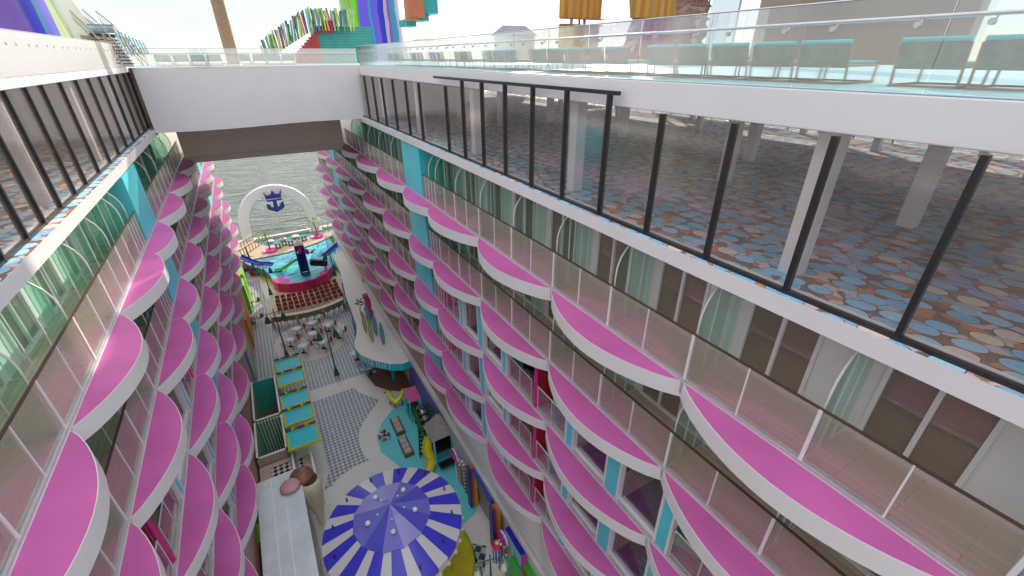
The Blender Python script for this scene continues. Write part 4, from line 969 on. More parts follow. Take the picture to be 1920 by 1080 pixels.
# lamps
def lamp(x, y, h, label, rz=0, heads=2, mt=None, gl=None):
    t = thing('street_lamp', label, 'street lamp', (x, y, .01), rz, group='green cast lamps on the promenade')
    mt = mt or GREENM
    m = MB(); m.lathe([(.22, 0), (.22, .12), (.15, .2), (.17, .45), (.10, .6), (.12, .72), (.07, .8)], n=16); m.build('base', mt, t)
    m = MB(); m.tube([(0, 0, .7), (0, 0, h)], [.065, .04], 10); m.lathe([(.001, h + .3), (.05, h + .1), (.03, h)], n=8); m.build('post', mt, t)
    w = .62; m = MB(); m.tube([(-w - .1, 0, h - .15), (w + .1, 0, h - .15)], .025, 6)
    for s in (-1, 1):
        for (c0, r) in ((.22, .13), (.42, .09)):
            m.tube([(s * (c0 + r * math.cos(a)), 0, h - .32 + r * math.sin(a)) for a in [PI * 1.7 * k / 10 for k in range(11)]], .012, 5)
    m.build('scroll_arm', mt, t)
    for s in (-1, 1):
        m = MB(); m.tube([(s * w, 0, h - .15), (s * w, 0, h - .4)], .03, 6)
        m.lathe([(.05, -.0), (.12, -.10), (.17, -.28), (.23, -.52), (.26, -.60), (.2, -.62), (.01, -.62)], (s * w, 0, h - .38), 16); m.build('lamp_shade', gl or mt, t)
    return t
lamp(1.77, 32.9, 4.75, 'green two-headed lamp standing on the checkered paving right of the booth signs')
lamp(-1.6, 37.6, 4.9, 'green two-headed lamp at the left edge of the round terrazzo circle')
lamp(-1.94, 51.6, 3.6, 'green two-headed lamp beside the front left corner of the pool rim')
lamp(5.3, 53.0, 3.3, 'green two-headed lamp at the right corner of the pink pool rim')
lamp(4.85, 10.5, 4.15, 'two-headed lamp with large green glass shades at the bottom of the picture', rz=-.25, gl=glass('green_lamp_glass', tint=(.30, .50, .38), refl=.25, rrough=.05, haze=.45, hcol=(.22, .42, .30)))

# booth signs (blue panels with bulb borders)
for i, (y0, y1) in enumerate(((30.9, 32.6), (29.05, 30.7), (26.5, 28.1), (24.75, 26.3), (22.55, 24.25))):
    x0, x1 = -2.35, -.53
    t = thing('booth_sign', 'cyan booth awning framed in yellow bulbs, %s' % ['the farthest of five', 'second from the far end', 'just on the near side of the gap', 'second nearest', 'the nearest of five'][i], 'booth awning', (0, 0, 0), group='cyan booth awnings')
    m = MB(); m.box((x0 + .12, y0 + .12, 3.14), (x1 - .12, y1 - .12, 3.20)); m.build('panel', AWN, t)
    m = MB(); m.box((x0, y0, 3.08), (x1, y0 + .12, 3.2)); m.box((x0, y1 - .12, 3.08), (x1, y1, 3.2)); m.box((x0, y0 + .12, 3.08), (x0 + .12, y1 - .12, 3.2)); m.box((x1 - .12, y0 + .12, 3.08), (x1, y1 - .12, 3.2)); m.build('frame', BULBY, t)
    m = MB()
    nx = 14; ny = 12
    for k in range(nx + 1):
        xx = x0 + .06 + (x1 - x0 - .12) * k / nx
        for yy in (y0 + .06,): m.ball((xx, yy, 3.22), .055, 8)
    for k in range(1, ny):
        yy = y0 + .06 + (y1 - y0 - .12) * k / ny
        for xx in (x0 + .06, x1 - .06): m.ball((xx, yy, 3.22), .055, 8)
    m.build('bulb_border', BULBY, t)
    bc = [BLUE, BLUE, YEL, mat('bulb_green', (.03, .35, .04), .3), mat('bulb_red', (.40, .02, .04), .3), mat('bulb_navy', (.08, .06, .30), .3), mat('bulb_red', (), .3), YEL, mat('bulb_green', (), .3), mat('bulb_red', (), .3), mat('bulb_navy', (), .3)]
    mats_ = [mat('bulb_navy', ()), mat('bulb_red', ()), mat('bulb_green', ()), BULBY]
    m = MB()
    for k in range(11):
        m.ball((x0 + .12 + (x1 - x0 - .24) * k / 10, y1 - .03, 3.30), .095, 10, mi=[0, 0, 3, 2, 1, 0, 1, 3, 2, 1, 0][k])
    m.build('coloured_bulbs', mats_, t)
    m = MB(); m.tube([(x0 + .05, (y0 + y1) / 2, 0), (x0 + .05, (y0 + y1) / 2, 3.1)], .05, 8); m.build('post', WHITE2, t)
# booth rooms
def room(label, x0, x1, y0, y1, h, wall, floor, ends=None):
    t = thing('booth_room', label, 'booth', group='open-topped booth rooms')
    w = .12
    m = MB(); m.box((x0 + w, y1 - w, 0), (x1 - w, y1, h - .03)); m.build('back_wall', wall[0], t)
    m = MB(); m.box((x0, y0, 0), (x0 + w, y1, h - .03)); m.build('side_wall', wall[1], t)
    m = MB(); m.box((x1 - w, y0, 0), (x1, y1, h - .03)); m.build('side_wall', wall[2], t)
    m = MB(); m.box((x0, y0, h - .03), (x0 + w, y1, h + .03)); m.box((x1 - w, y0, h - .03), (x1, y1, h + .03)); m.box((x0, y0, h - .03), (x1, y0 + w, h + .03)); m.build('white_coping', WHITE, t)
    m = MB(); m.box((x0 + w, y0, .0), (x1 - w, y0 + .1, h - .04)); m.build('front_wall', wall[3], t)
    m = MB(); m.box((x0 + w, y0 + .1, .006), (x1 - w, y1 - w, .012)); m.build('floor', floor, t)
    return t
room('open-topped booth room with teal inner walls and a brown floor', -4.10, -2.45, 26.75, 31.3, 2.8, (TEALW, STRG2, GREENW, STRG), BARF)
room('open-topped booth room with green and white striped inner walls', -4.10, -2.40, 23.25, 26.62, 2.8, (STRG, STRG2, GREENW, mat('peach_wall', (.50, .38, .33), .5)), HOUND)
t = thing('booth_alcove', 'low peach booth with black and white houndstooth top beyond the striped room', 'booth')
PEACH = mat('peach_wall', (.50, .38, .33), .5)
m = MB(); m.box((-4.1, 20.6, .0), (-2.35, 23.15, 2.2)); m.build('body', PEACH, t, bevel=.02)
m = MB(); m.box((-3.5, 21.1, 2.2), (-2.42, 22.75, 2.24)); m.build('houndstooth_top', HOUND, t)
m = MB(); m.box((-2.33, 20.6, .0), (-2.2, 23.15, 2.5)); m.build('divider', WHITE, t)
m = MB(); m.box((-2.18, 20.8, .0), (-1.35, 23.1, 1.9)); m.build('low_body', PEACH, t)
m = MB(); m.box((-2.1, 21.0, 1.9), (-1.8, 23.0, 1.94)); m.build('houndstooth_strip', HOUND, t)
m = MB(); m.box((-1.33, 20.6, .02), (-1.2, 23.2, 2.3)); m.build('outer_wall', WHITE, t)
# glazed white roof
t = thing('glazed_kiosk', 'kiosk with a long white glazed roof panelled by pale pink ribs', 'kiosk')
m = MB(); m.box((-3.95, 13.2, 3.9), (-1.86, 20.2, 4.0)); m.build('roof', GROOF, t)
m = MB()
for k in range(10): m.box((-3.94, 13.3 + .76 * k, 4.0), (-1.87, 13.325 + .76 * k, 4.03))
m.box((-3.3, 13.2, 4.0), (-3.25, 20.2, 4.034)); m.box((-2.75, 13.2, 4.0), (-2.7, 18.0, 4.034)); m.build('roof_rib', WHITE, t)
m = MB(); m.box((-3.9, 13.3, 0), (-1.95, 20.1, 3.9)); m.build('walls', WHITE2, t)
m = MB(); m.box((-1.95, 14.0, .9), (-1.93, 18.5, 2.8)); m.build('window', DOORG, t)
# ice cream sculpture on kiosk corner
t = thing('ice_cream_sculpture', 'giant ice cream sculpture with brown and pink scoops leaning on the glazed roof corner', 'sculpture', (-1.55, 19.25, 0))
m = MB(); m.lathe([(.12, .0), (.25, 1.2), (.50, 2.6), (.62, 3.3), (.60, 3.7), (.45, 3.85)], n=22); m.build('cream_cone', mat('cream_cone', (.68, .60, .48), .5, var=.12, bump=.4, bscale=12), t)
m = MB(); m.lathe([(.50, 3.8), (.62, 3.95), (.55, 4.15), (.25, 4.28), (.01, 4.32)], (-.28, .25, 0), 22); m.build('brown_scoop', mat('chocolate', (.22, .09, .06), .4, var=.3, scale=8, bump=.6, bscale=20), t)
m = MB(); m.lathe([(.01, 4.05), (.42, 4.08), (.5, 4.16), (.40, 4.26), (.01, 4.32)], (-.85, -.25, 0), 24); m.build('pink_scoop', mat('pink_cream', (.55, .30, .34), .45, bump=.2, bscale=20), t)

# carousel
t = thing('carousel', 'carousel with a blue and white striped round canopy and a periwinkle crown', 'carousel', (1.62, 14.05, 0))
m = MB(); m.lathe([(3.65, .0), (3.65, .42), (3.4, .5), (.01, .5)], n=56); m.build('yellow_platform', YEL, t)
m = MB(); m.lathe([(3.16, 4.15), (3.17, 4.42), (3.12, 4.45), (1.72, 5.02)], n=72, smooth=False); m.build('striped_canopy', CANS, t)
m = MB(); m.lathe([(1.76, 4.98), (1.78, 5.06), (.55, 5.55), (.01, 5.85)], n=12, smooth=False); m.build('crown_canopy', CANT, t)
m = MB(); n = 72
m.lathe([(3.16, 4.16), (3.18, 4.0)], n=72, smooth=False)
for k in range(36): 
    a = 2 * PI * k / 36; m.ball((3.17 * math.cos(a), 3.17 * math.sin(a), 4.0), .12, 8)
m.build('scalloped_valance', mat('valance', (.60, .57, .48), .45), t)
m = MB()
for k in range(12):
    m = MB(); a = 2 * PI * k / 12 + .13; m.lathe([(.02, 0), (.06, .05), (.03, .16), (.05, .22), (.01, .30)], (2.72 * math.cos(a), 2.72 * math.sin(a), 4.58), 10); m.build('finial_lamp', mat('finial_bronze', (.12, .11, .12), .35, metal=.3), t)
m = MB()
for k in range(5):
    a = 2 * PI * k / 5 - PI / 2 - .2; m = MB(); m.ball((1.1 * math.cos(a), 1.1 * math.sin(a), 5.42), .12, 12); m.build('white_ball', WHITE, t)
    m = MB(); m.ball((.62 * math.cos(a), .62 * math.sin(a), 5.60), .05, 8); m.build('small_ball', WHITE, t)
m = MB(); m.lathe([(.5, .5), (.45, 2), (.6, 4.2)], n=20); m.build('centre_drum', BLUE, t)
m = MB()
for k in range(12): a = 2 * PI * k / 12; m.tube([(2.5 * math.cos(a), 2.5 * math.sin(a), .5), (2.5 * math.cos(a), 2.5 * math.sin(a), 4.5)], .035, 8)
m.build('pole', STEEL, t)

# play set on the aqua paving
t = thing('play_hut', 'play hut with a grey pyramid roof on cyan legs beside the yellow wavy slide', 'play hut', (6.28, 20.35, 0))
m = MB(); m.add([(-.86, -.8, 2.45), (.62, -.8, 2.45), (.62, .75, 2.45), (-.86, .75, 2.45), (.0, 0, 3.95)], [(0, 1, 4), (1, 2, 4), (2, 3, 4), (3, 0, 4), (0, 3, 2, 1)]); m.build('roof', GREYR, t)
m = MB(); m.lathe([(.09, 3.85), (.05, 4.0), (.03, 4.25), (.001, 4.3)], n=8); m.build('finial', GREENM, t)
m = MB()
for x, y in ((-.7, -.7), (.48, -.7), (.48, .65), (-.7, .65)): m.tube([(x, y, 0), (x, y, 2.5)], .065, 8)
m.build('leg', CYAN, t)
m = MB(); m.box((-.7, -.65, 1.15), (.48, .6, 1.22)); m.box((-.7, -.7, 1.25), (-.66, .65, 1.9)); m.box((.44, -.6, .6), (.48, .6, 1.9)); m.box((-.6, -1.25, .35), (.5, -.75, .42)); m.build('black_platform', BLK, t)
m = MB(); m.box((-.62, .62, 1.22), (.42, .66, 2.0)); m.build('green_panel', GREENM, t)
slide('wavy_slide', 'yellow wavy slide coming off the grey-roofed play hut', [(5.55, 20.5, 2.0), (5.35, 20.35, 1.75), (5.20, 20.2, 1.35), (5.28, 20.0, .95), (5.22, 19.7, .55), (4.95, 19.5, .30), (4.6, 19.45, .22)], .27, YEL)
t = thing('black_steps', 'black play steps with handrails left of the yellow wavy slide', 'steps', (5.1, 21.3, 0))
m = MB()
for k in range(6): m.cbox((.08 * k, -.18 + .14 * k, .2 + .22 * k), (.42, .16, .05))
m.tube([(-.2, -.35, .05), (.25, .75, 1.5)], .04, 6); m.tube([(-.2, -.4, .05), (-.2, -.4, .8), (.2, .6, 1.95)], .02, 6); m.build('steps', BLK, t)
t = thing('hoop_tunnel', 'tunnel of polished steel hoops between dark green boards', 'play tunnel')
for i, (x, y) in enumerate(((6.22, 24.0), (6.18, 23.4), (6.12, 22.75), (6.05, 22.1), (5.95, 21.5))):
    m = MB(); n = 12; v = []
    for k in range(n + 1):
        a = PI * k / n
        for yy in (-.22, .22): v.append((x - .36 * math.cos(a), y + yy, 1.15 + .42 * math.sin(a)))
    m.add(v, [(2 * k, 2 * k + 2, 2 * k + 3, 2 * k + 1) for k in range(n)], 0, True); m.build('steel_hoop', CHROME, t)
    m = MB(); m.box((x - .62, y - .3, .75), (x + .55, y + .25, 1.08)); m.cbox((x - .5, y, 1.25), (.1, .5, .4)); m.cbox((x + .5, y, 1.3), (.1, .5, .5)); m.build('green_board', mat('board_green', (.02, .14, .03), .5, var=.3), t)
m = MB()
for y in (21.4, 22.7, 24.1): m.tube([(5.7, y, 0), (5.7, y, .8)], .05, 6); m.tube([(6.5, y, 0), (6.5, y, .8)], .05, 6)
m.build('leg', GREENM, t)
t = thing('pink_canopy', 'small platform with a tilted pink square roof at the far end of the hoop tunnel', 'play hut', (5.9, 25.0, 0))
m = MB(); m.add([(-.45, -.75, 1.95), (.45, -.75, 1.95), (.42, .35, 2.35), (-.5, .35, 2.35), (-.45, -.75, 2.0), (.45, -.75, 2.0), (.42, .35, 2.4), (-.5, .35, 2.4)], [(4, 5, 6, 7), (0, 3, 2, 1), (0, 1, 5, 4), (1, 2, 6, 5), (2, 3, 7, 6), (3, 0, 4, 7)]); m.build('pink_roof', mat('roof_pink', (.55, .08, .26), .5), t)
m = MB()
for x, y in ((-.4, -.7), (.4, -.7), (.38, .3), (-.45, .3)): m.tube([(x, y, 0), (x, y, 2.1)], .05, 8)
m.build('leg', CYAN, t)
m = MB(); m.box((-.4, -.6, .95), (.4, .3, 1.0)); m.cbox((-.45, -.2, .5), (.06, .06, .9)); m.build('platform', GREENM, t)
t = thing('yellow_climber', 'yellow wavy creature-shaped climber on dark legs beside the pink roofed platform', 'climber', (4.75, 26.8, 0))
m = MB(); m.tube([(-.15, .35, 1.15), (0, 0, .75), (.25, -.35, .55), (.6, -.25, .75), (1.0, .1, 1.0), (1.35, .2, .95)], [.14, .24, .26, .22, .2, .1], 12, flat=.7); m.build('body', YEL, t)
m = MB()
for x, y in ((.1, -.3), (.7, -.3), (1.2, .1), (-.1, .2)): m.tube([(x, y, 0), (x, y, .6)], .04, 6)
for x, y, z in ((-.32, .35, 1.2), (.1, .35, 1.2)): m.ball((x, y, z), .07, 8)
m.build('leg', BLK, t)
for i, (x, y) in enumerate(((4.42, 24.4), (4.33, 22.25))):
    t = thing('sand_crate', ['long brown-sided box with pale cushions nearer the yellow climber', 'long brown-sided box with pale cushions nearer the yellow wavy slide'][i], 'box seat', (x, y, .01), group='brown box seats on the aqua paving')
    m = MB(); m.box((-.32, -.85, 0), (-.24, .8, .35)); m.box((.24, -.85, 0), (.32, .8, .35)); m.box((-.24, -.85, 0), (.24, -.75, .30)); m.build('side_board', BROWN, t)
    for k in range(3): m = MB(); m.box((-.23, -.72 + .5 * k, .06), (.23, -.26 + .5 * k, .30)); m.build('cushion', mat('pale_cushion', (.40, .38, .38), .7), t, bevel=.03)
t = thing('life_ring', 'upright orange-red life ring with black straps on the edge of the aqua paving', 'life ring', (3.3, 23.8, .34))
m = MB(); m.tube([(.33 * math.cos(2 * PI * k / 24), .12 * math.sin(2 * PI * k / 24), .28 * math.sin(2 * PI * k / 24)) for k in range(24)], .085, 10, closed=True); m.build('ring', RUBBER, t)
m = MB()
for a in (.7, 2.3, 3.9, 5.4): m.tube([(.33 * math.cos(a + d), .12 * math.sin(a + d), .28 * math.sin(a + d)) for d in (-.16, 0, .16)], .092, 10)
m.build('white_band', WHITE, t)
m = MB(); m.tube([(0, 0, 0), (.1, .05, .5)], .05, 6); m.tube([(0, 0, 0), (.32, .1, -.2)], .04, 6); m.tube([(0, 0, 0), (-.3, -.1, .02)], .03, 6); m.build('strap', BLK, t)

# bar with white roof
RF = [(6.78, 27.05), (6.06, 27.0), (5.2, 27.45), (4.29, 28.5), (3.55, 29.75), (3.38, 30.8), (3.55, 31.9), (3.95, 32.8), (4.25, 34.2), (4.42, 37), (4.55, 40), (4.9, 43), (5.2, 46), (5.25, 50.2), (5.5, 51.3), (6.1, 51.8), (6.78, 51.8)]
t = thing('bar_pavilion', 'long bar pavilion with a curved white roof edged in teal along the right wall', 'bar')
m = MB(); m.prism(RF, 3.1, 3.42); m.build('roof', mat('roof_membrane', (.74, .69, .67), .5, var=.05, scale=8), t)
n = len(RF); m = MB()
v = []
for i, (x, y) in enumerate(RF[:14]):
    a = RF[max(0, i - 1)]; b = RF[min(13, i + 1)]; dx, dy = b[0] - a[0], b[1] - a[1]; l = math.hypot(dx, dy); nx, ny = dy / l * -1, dx / l
    nx, ny = -nx, -ny
    v += [(x - nx * .03 if False else x - .04, y - .05 if i < 6 else y, 3.44), (x - .04, y - .05 if i < 6 else y, 2.82)]
m.add(v, [(2 * i, 2 * i + 2, 2 * i + 3, 2 * i + 1) for i in range(13)]); 
m.build('teal_edge', AWN, t)
m = MB()
for i in range(11):
    q = .2 + i * .09; 
    for (a, b) in ((2, 3), (3, 4)):
        x = RF[a][0] + (RF[b][0] - RF[a][0]) * (q % 1); y = RF[a][1] + (RF[b][1] - RF[a][1]) * (q % 1)
        if (i + a) % 2: m.cbox((x - .06, y - .08, 3.18), (.05, .05, .5))
m.build('white_slats', WHITE, t)
for x, y in ((5.75, 29.8), (4.0, 31.6), (4.5, 37.5), (5.0, 44)):
    m = MB(); m.box((x - .11, y - .11, 0), (x + .11, y + .11, 3.1)); m.build('post', AWN, t)
m = MB(); m.box((5.2, 32.0, 0), (6.7, 32.4, 2.9)); m.box((5.0, 33, 0), (5.4, 44, 1.1)); m.build('bar_counter', WHITE2, t)
for i, (x, y, c, lab) in enumerate(((4.69, 32.48, 0, 'olive surfboard standing on the white bar roof, leftmost'), (5.21, 33.31, 1, 'blue surfboard partly behind the pink sculpture base'), (4.81, 30.89, 0, 'olive surfboard standing nearest the roof edge'), (5.34, 31.73, 1, 'teal surfboard in the middle right of the board cluster'), (5.49, 30.06, 1, 'teal surfboard standing alone at the right of the cluster'))):
    t = thing('surfboard', lab, 'surfboard', (x, y, 3.42), group='surfboards standing on the bar roof')
    pr = [(0, 0), (.09, .18), (.15, .6), (.17, 1.05), (.15, 1.5), (.09, 1.95), (0, 2.2), (-.09, 1.95), (-.15, 1.5), (-.17, 1.05), (-.15, .6), (-.09, .18)]
    m = MB(); m.prism(pr, -.03, .03, axis='y'); m.build('board', mat('board_olive' if c == 0 else 'board_teal', (.33, .33, .10) if c == 0 else (.05, .28, .34), .3, var=.15), t)
    m = MB(); m.prism([(x_ * .55, .25 + z_ * .78) for x_, z_ in pr], -.034, -.031, axis='y'); m.build('inlay', mat('inlay_olive' if c == 0 else 'inlay_blue', (.42, .40, .16) if c == 0 else (.12, .32, .45), .3, var=.2), t)
t = thing('pink_totem', 'stacked magenta totem sculpture standing on the white bar roof', 'sculpture', (5.55, 34.6, 3.42))
for k in range(6): m = MB(); m.cbox((.06 * math.sin(k * 2.2), .03 * math.cos(k), .22 + .42 * k), (.62 - .04 * k, .5, .40), 0, None); m.build('block', mat('totem_pink', (.50, .03, .22), .5, var=.35, scale=9), t, bevel=.06)
t = thing('roof_shrub', 'small dark-leaved shrub leaning beside the magenta totem', 'shrub', (5.0, 35.4, 3.42))
m = MB(); m.tube([(0, 0, 0), (-.05, 0, .6), (.05, 0, 1.3)], [.05, .04, .02], 6); m.build('stem', BARK, t)
m = MB()
for k in range(9):
    a = k * 2.4; r = .5; p = Vector((0, 0, 1.1 + .06 * k)); q = p + Vector((math.cos(a) * r, math.sin(a) * r, .12)); sd = Vector((-math.sin(a), math.cos(a), 0)) * .1; md = p.lerp(q, .5) + Vector((0, 0, .1)); m.add([p, md + sd, q, md - sd], [(0, 1, 2, 3)])
m.build('leaves', mat('shrub_dark', (.03, .12, .05), .5), t)
t = thing('wall_emblem_board', 'red, black and teal painted board fixed on the wall behind the magenta totem', 'board', (6.72, 39.5, 2.5))
m = MB(); m.prism([(-2.0, .0), (-1.0, .5), (1.6, 1.1), (2.2, 1.5), (1.5, .4), (0, -.4), (-1.4, -.6)], -.05, 0, axis='x'); m.build('black_shape', BLK, t)
m = MB(); m.prism([(1.0, .55), (2.8, 1.7), (1.9, .6)], -.09, -.05, axis='x'); m.build('red_shape', mat('board_red', (.55, .07, .02), .4), t)

# shop-front candy props on the right wall
def prop(name, label, cat, x, y, group=None): return thing(name, label, cat, (x, y, .01), group=group)
cc_ = [MAG, BARBER, ORANGE, BLUE, GREENB, BARBER, mat('prop_purple', (.20, .05, .30), .4), BLUE, ORANGE, YEL]
lblc = ['magenta', 'red and white', 'orange', 'blue', 'green', 'candy red', 'purple', 'navy', 'amber', 'yellow']
for i in range(10):
    y = 18.1 - .22 * i; h = 1.5 + .12 * i + (.3 if i % 2 else 0)
    t = prop('candy_pole', '%s pole in the candy row beyond the blue shop sign' % lblc[i], 'pole', 6.52 - .04 * (i % 3), y, 'candy poles by the shop')
    m = MB(); m.tube([(0, 0, 0), (0, 0, h)], .07, 10); m.build('pole', cc_[i], t)
    m = MB(); m.ball((0, 0, h + .06), .09, 8); m.build('knob', WHITE, t)
def lolly(x, y, z, r, label):
    t = thing('lollipop_prop', label, 'lollipop', (x, y, .01), group='giant lollipops')
    m = MB(); m.tube([(0, 0, 0), (0, 0, z - r)], .035, 8); m.build('stick', WHITE, t)
    m = MB(); m.tube([(-.05, r * q / 26 * math.cos(q * .75), z + r * q / 26 * math.sin(q * .75)) for q in range(1, 27)], .05, 6); m.build('pink_swirl', MAGB if r > .4 else MAG, t)
    m = MB(); m.lathe([(.01, -.04), (r, -.03), (r, .03), (.01, .04)], n=24)
    M = Matrix.Translation((0, 0, z)) @ Matrix.Rotation(PI / 2, 4, 'Y'); m.v = [tuple(M @ Vector(p)) for p in m.v]; m.build('disc', WHITE, t)
lolly(6.4, 18.3, 2.0, .45, 'giant pink swirl lollipop at the far end of the candy row')
lolly(6.35, 12.0, 2.3, .42, 'giant pink swirl lollipop beside the blue box')
t = thing('shop_gate', 'shop gate with a long blue sign beam between two striped pylons', 'shop front')
m = MB(); m.box((6.42, 13.45, 3.05), (6.62, 15.8, 3.42)); m.build('blue_beam', mat('beam_blue', (.03, .05, .40), .35, var=.25, scale=12), t)
for k in range(12): m = MB(); m.box((6.38, 13.6 + .18 * k, 3.12), (6.42, 13.68 + .18 * k, 3.32)); m.build('relief_stud', mat('stud_blue', (.10, .14, .55), .4), t)
for y in (15.85, 13.0):
    for k, mm in enumerate((mat('pylon_navy', (.02, .03, .20), .4), REDW, ORANGE, YEL)):
        m = MB(); m.box((6.25 + .12 * k, y, 0), (6.37 + .12 * k, y + .38, 3.3 - .05 * k)); m.build('striped_pylon', mm, t)
t = prop('candy_barrel', 'red and white striped barrel with a pinwheel top', 'barrel', 6.2, 12.45)
m = MB(); m.lathe([(.26, 0), (.26, 1.25), (.01, 1.3)], n=20); m.build('barrel', ring_stripe('barrel_stripes', 10) , t)
m = MB(); m.lathe([(.30, 1.28), (.2, 1.42), (.01, 1.46)], n=20); m.build('top', BARBER, t)
for i in range(6):
    t = prop('candy_cane_post', '%s twisted post standing %s in the row beside the blue box' % (['blue-white', 'purple', 'orange', 'red-white', 'green', 'pink'][i], ['farthest', 'second', 'third', 'fourth', 'fifth', 'nearest'][i]), 'pole', 6.35 - .05 * (i % 2), 12.7 - .28 * i - .2, 'candy poles by the boxes')
    m = MB(); m.tube([(0, 0, 0), (0, 0, 1.3 + .15 * (i % 3))], .055, 8); m.build('post', [BARBERB, cc_[6], ORANGE, BARBER, GREENB, MAGB][i], t)
    m = MB(); m.ball((0, 0, 1.38 + .15 * (i % 3)), .08, 8); m.build('knob', WHITE, t)
def bx3(label, x0, x1, y0, y1, z0, z1, top, side, end):
    t = thing('colour_box', label, 'box', group='giant colour boxes')
    m = MB(); m.box((x0, y0, z0), (x1, y1, z1), 1)
    m.box((x0 + .0, y0, z1), (x1, y1, z1 + .03), 0); m.build('box', [top, side], t)
    m = MB(); m.box((x0 + .01, y0 - .02, z0), (x1 - .01, y0, z1)); m.build('end_panel', end, t)
    m = MB()
    for k in range(1, 3): yy = y0 + (y1 - y0) * k / 3; m.box((x0 - .008, yy - .01, z0), (x0, yy + .01, z1)); m.box((x0, yy - .008, z1 + .03), (x1, yy + .008, z1 + .034))
    m.build('joint_line', mat('joint_dark', (.05, .05, .15), .5), t)
    m = MB(); m.box((x0 + .05, y0 + .05, 0), (x1 - .05, y1 - .05, z0)); m.build('plinth', WHITE2, t)
bx3('long box with royal blue top and sky blue side', 6.42, 6.80, 10.45, 12.0, 1.9, 3.0, BLUE, CYANB, MAGB)
bx3('bright green box with a yellow side next to the blue-topped box', 6.55, 6.98, 9.0, 10.75, .8, 2.2, GREENB, YELB, ORANGE)
bx3('darker green low box with a teal end in front of the bright green one', 5.95, 6.38, 9.7, 11.2, .5, 2.0, mat('mid_green', (.04, .30, .04), .35), mat('soft_green', (.12, .42, .16), .4), AWN)
bx3('small bright green cube at the bottom edge of the picture', 6.6, 7.1, 8.3, 8.9, .5, 2.1, GREENB, GREENB, GREENB)
for i, (x, y) in enumerate(((-3.85, 49.3), (-3.75, 45.4))):
    t = thing('wall_cafe_set', ['rust cafe set by the lime wall panels, farther from the counter', 'rust cafe set by the lime wall panels, nearer the booths'][i], 'table set', (x, y, .01), group='cafe sets along the left wall')
    m = MB(); m.lathe([(.01, .72), (.38, .72), (.38, .76), (.01, .76)], n=20); m.build('tabletop', mat('rust_top', (.36, .18, .12), .5), t)
    m = MB(); m.tube([(0, 0, 0), (0, 0, .72)], .035, 6); m.build('pedestal', BLK, t)
    m = MB()
    for a in (0.5, 2.5, 4.4): m.cbox((.6 * math.cos(a), .6 * math.sin(a), .45), (.36, .36, .04)); m.cbox((.78 * math.cos(a), .78 * math.sin(a), .66), (.3, .3, .36))
    m.build('seat_ring', BROWN, t)
# balcony tables and chairs on the open storeys
bt = thing('balcony_table', '', 'table'); m = MB(); m.lathe([(.01, .6), (.28, .6), (.29, .63), (.01, .635)], n=18); a = m.build('tabletop', BLK)
m = MB()
for k in range(4): an = k * PI / 2 + .4; m.tube([(0, 0, .6), (0, 0, .3), (.26 * math.cos(an), .26 * math.sin(an), 0)], .014, 5)
b = m.build('leg_frame', BLK); own(bt, a, b)
bc = chair_proto('balcony_chair', '', 'chair', BLK)
f0 = True
for side, X0, sn in ((1, XR, 'right'), (-1, XL, 'left')):
    for r in (3, 4, 5):
        for (y, w) in ((9.2, 'nearer'), (11.3, 'farther')):
            if side < 0 and w == 'farther': continue
            lb = '%s on the %s storey of the %s block, %s the magenta post' % ('%s', {3: 'third', 4: 'fourth', 5: 'lowest'}[r], sn, 'before' if w == 'nearer' else 'beyond')
            o = bt if f0 else dup(bt); o.location = (X0 + side * .85, y, D[r]); o['label'] = lb % 'dark round balcony table'; o['group'] = 'balcony tables'
            o = bc if f0 else dup(bc); o.location = (X0 + side * .9, y + .6, D[r]); o.rotation_euler = (0, 0, .4); o['label'] = lb % 'dark balcony chair'; o['group'] = 'balcony chairs'; f0 = False

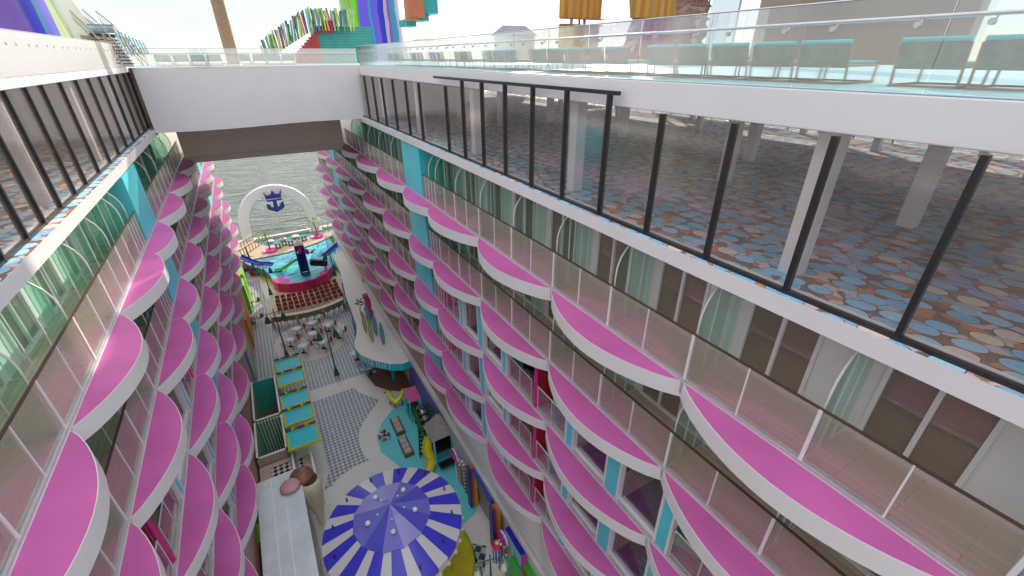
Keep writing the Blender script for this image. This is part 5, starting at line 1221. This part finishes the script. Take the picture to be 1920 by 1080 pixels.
# ------------------------------------------------------------------ light, sky, camera
w = bpy.data.worlds.new('World'); S.world = w; w.use_nodes = True; nt = w.node_tree; nt.nodes.clear()
out = nt.nodes.new('ShaderNodeOutputWorld')
AZ = math.atan2(.60, .80)          # sun azimuth, clockwise from +Y
EL = math.radians(20)
sk = N(nt, 'ShaderNodeTexSky', sky_type='NISHITA', sun_disc=False, sun_elevation=EL, sun_rotation=AZ, air_density=.7, dust_density=.1)
b1 = N(nt, 'ShaderNodeBackground', i_Strength=.05); L(nt, sk, 0, b1, 0)
tc = N(nt, 'ShaderNodeTexCoord'); mp = N(nt, 'ShaderNodeMapping'); mp.inputs['Scale'].default_value = (1.2, 1.2, 5.0); L(nt, tc, 'Generated', mp, 0)
nz = N(nt, 'ShaderNodeTexNoise', i_Scale=1.8, i_Detail=8.0, i_Roughness=.55); L(nt, mp, 0, nz, 0)
rp = ramp(nt, [(.38, (.72, .75, .78)), (.60, (.93, .93, .91))], 'LINEAR'); L(nt, nz, 0, rp, 0)
# overcast sky: thin cloud, brighter towards the zenith
sp = N(nt, 'ShaderNodeSeparateXYZ'); L(nt, tc, 'Generated', sp, 0)
zz = N(nt, 'ShaderNodeMapRange'); zz.inputs[1].default_value = .12; zz.inputs[2].default_value = 1.0; zz.inputs[3].default_value = .68; zz.inputs[4].default_value = 1.9
L(nt, sp, 2, zz, 0)
b2 = N(nt, 'ShaderNodeBackground'); L(nt, rp, 0, b2, 0); L(nt, zz, 0, b2, 1)
ad = nt.nodes.new('ShaderNodeAddShader'); L(nt, b1, 0, ad, 0); L(nt, b2, 0, ad, 1); L(nt, ad, 0, out, 0)
sd = bpy.data.lights.new('sun', 'SUN'); sd.energy = 5.0; sd.angle = math.radians(.6); sd.color = (1, .88, .70)
so = bpy.data.objects.new('sun', sd); COL.objects.link(so)
dirv = Vector((math.sin(AZ) * math.cos(EL), math.cos(AZ) * math.cos(EL), math.sin(EL)))
so.rotation_euler = dirv.to_track_quat('Z', 'Y').to_euler(); so.location = (30, 60, 60)
cam = bpy.data.cameras.new('camera'); co = bpy.data.objects.new('camera', cam); COL.objects.link(co)
right = Vector((.86450575, -.50259277, -.00550666)); down = Vector((-.23959791, -.40245002, -.88353088)); fwd = Vector((.44184008, .76513691, -.46834053))
Mx = Matrix((right, -down, -fwd)).transposed().to_4x4(); Mx.translation = (0, 0, 23.8); co.matrix_world = Mx
cam.sensor_width = 36; cam.lens = 36 * 818.69 / 1920; cam.clip_start = .05; cam.clip_end = 9000
S.camera = co
S.render.resolution_x = 1024; S.render.resolution_y = 576
vs = S.view_settings; vs.view_transform = 'Standard'; vs.look = 'None'; vs.exposure = .18; vs.gamma = 1
S.cycles.max_bounces = 10; S.cycles.transparent_max_bounces = 24; S.cycles.diffuse_bounces = 7; S.cycles.glossy_bounces = 4
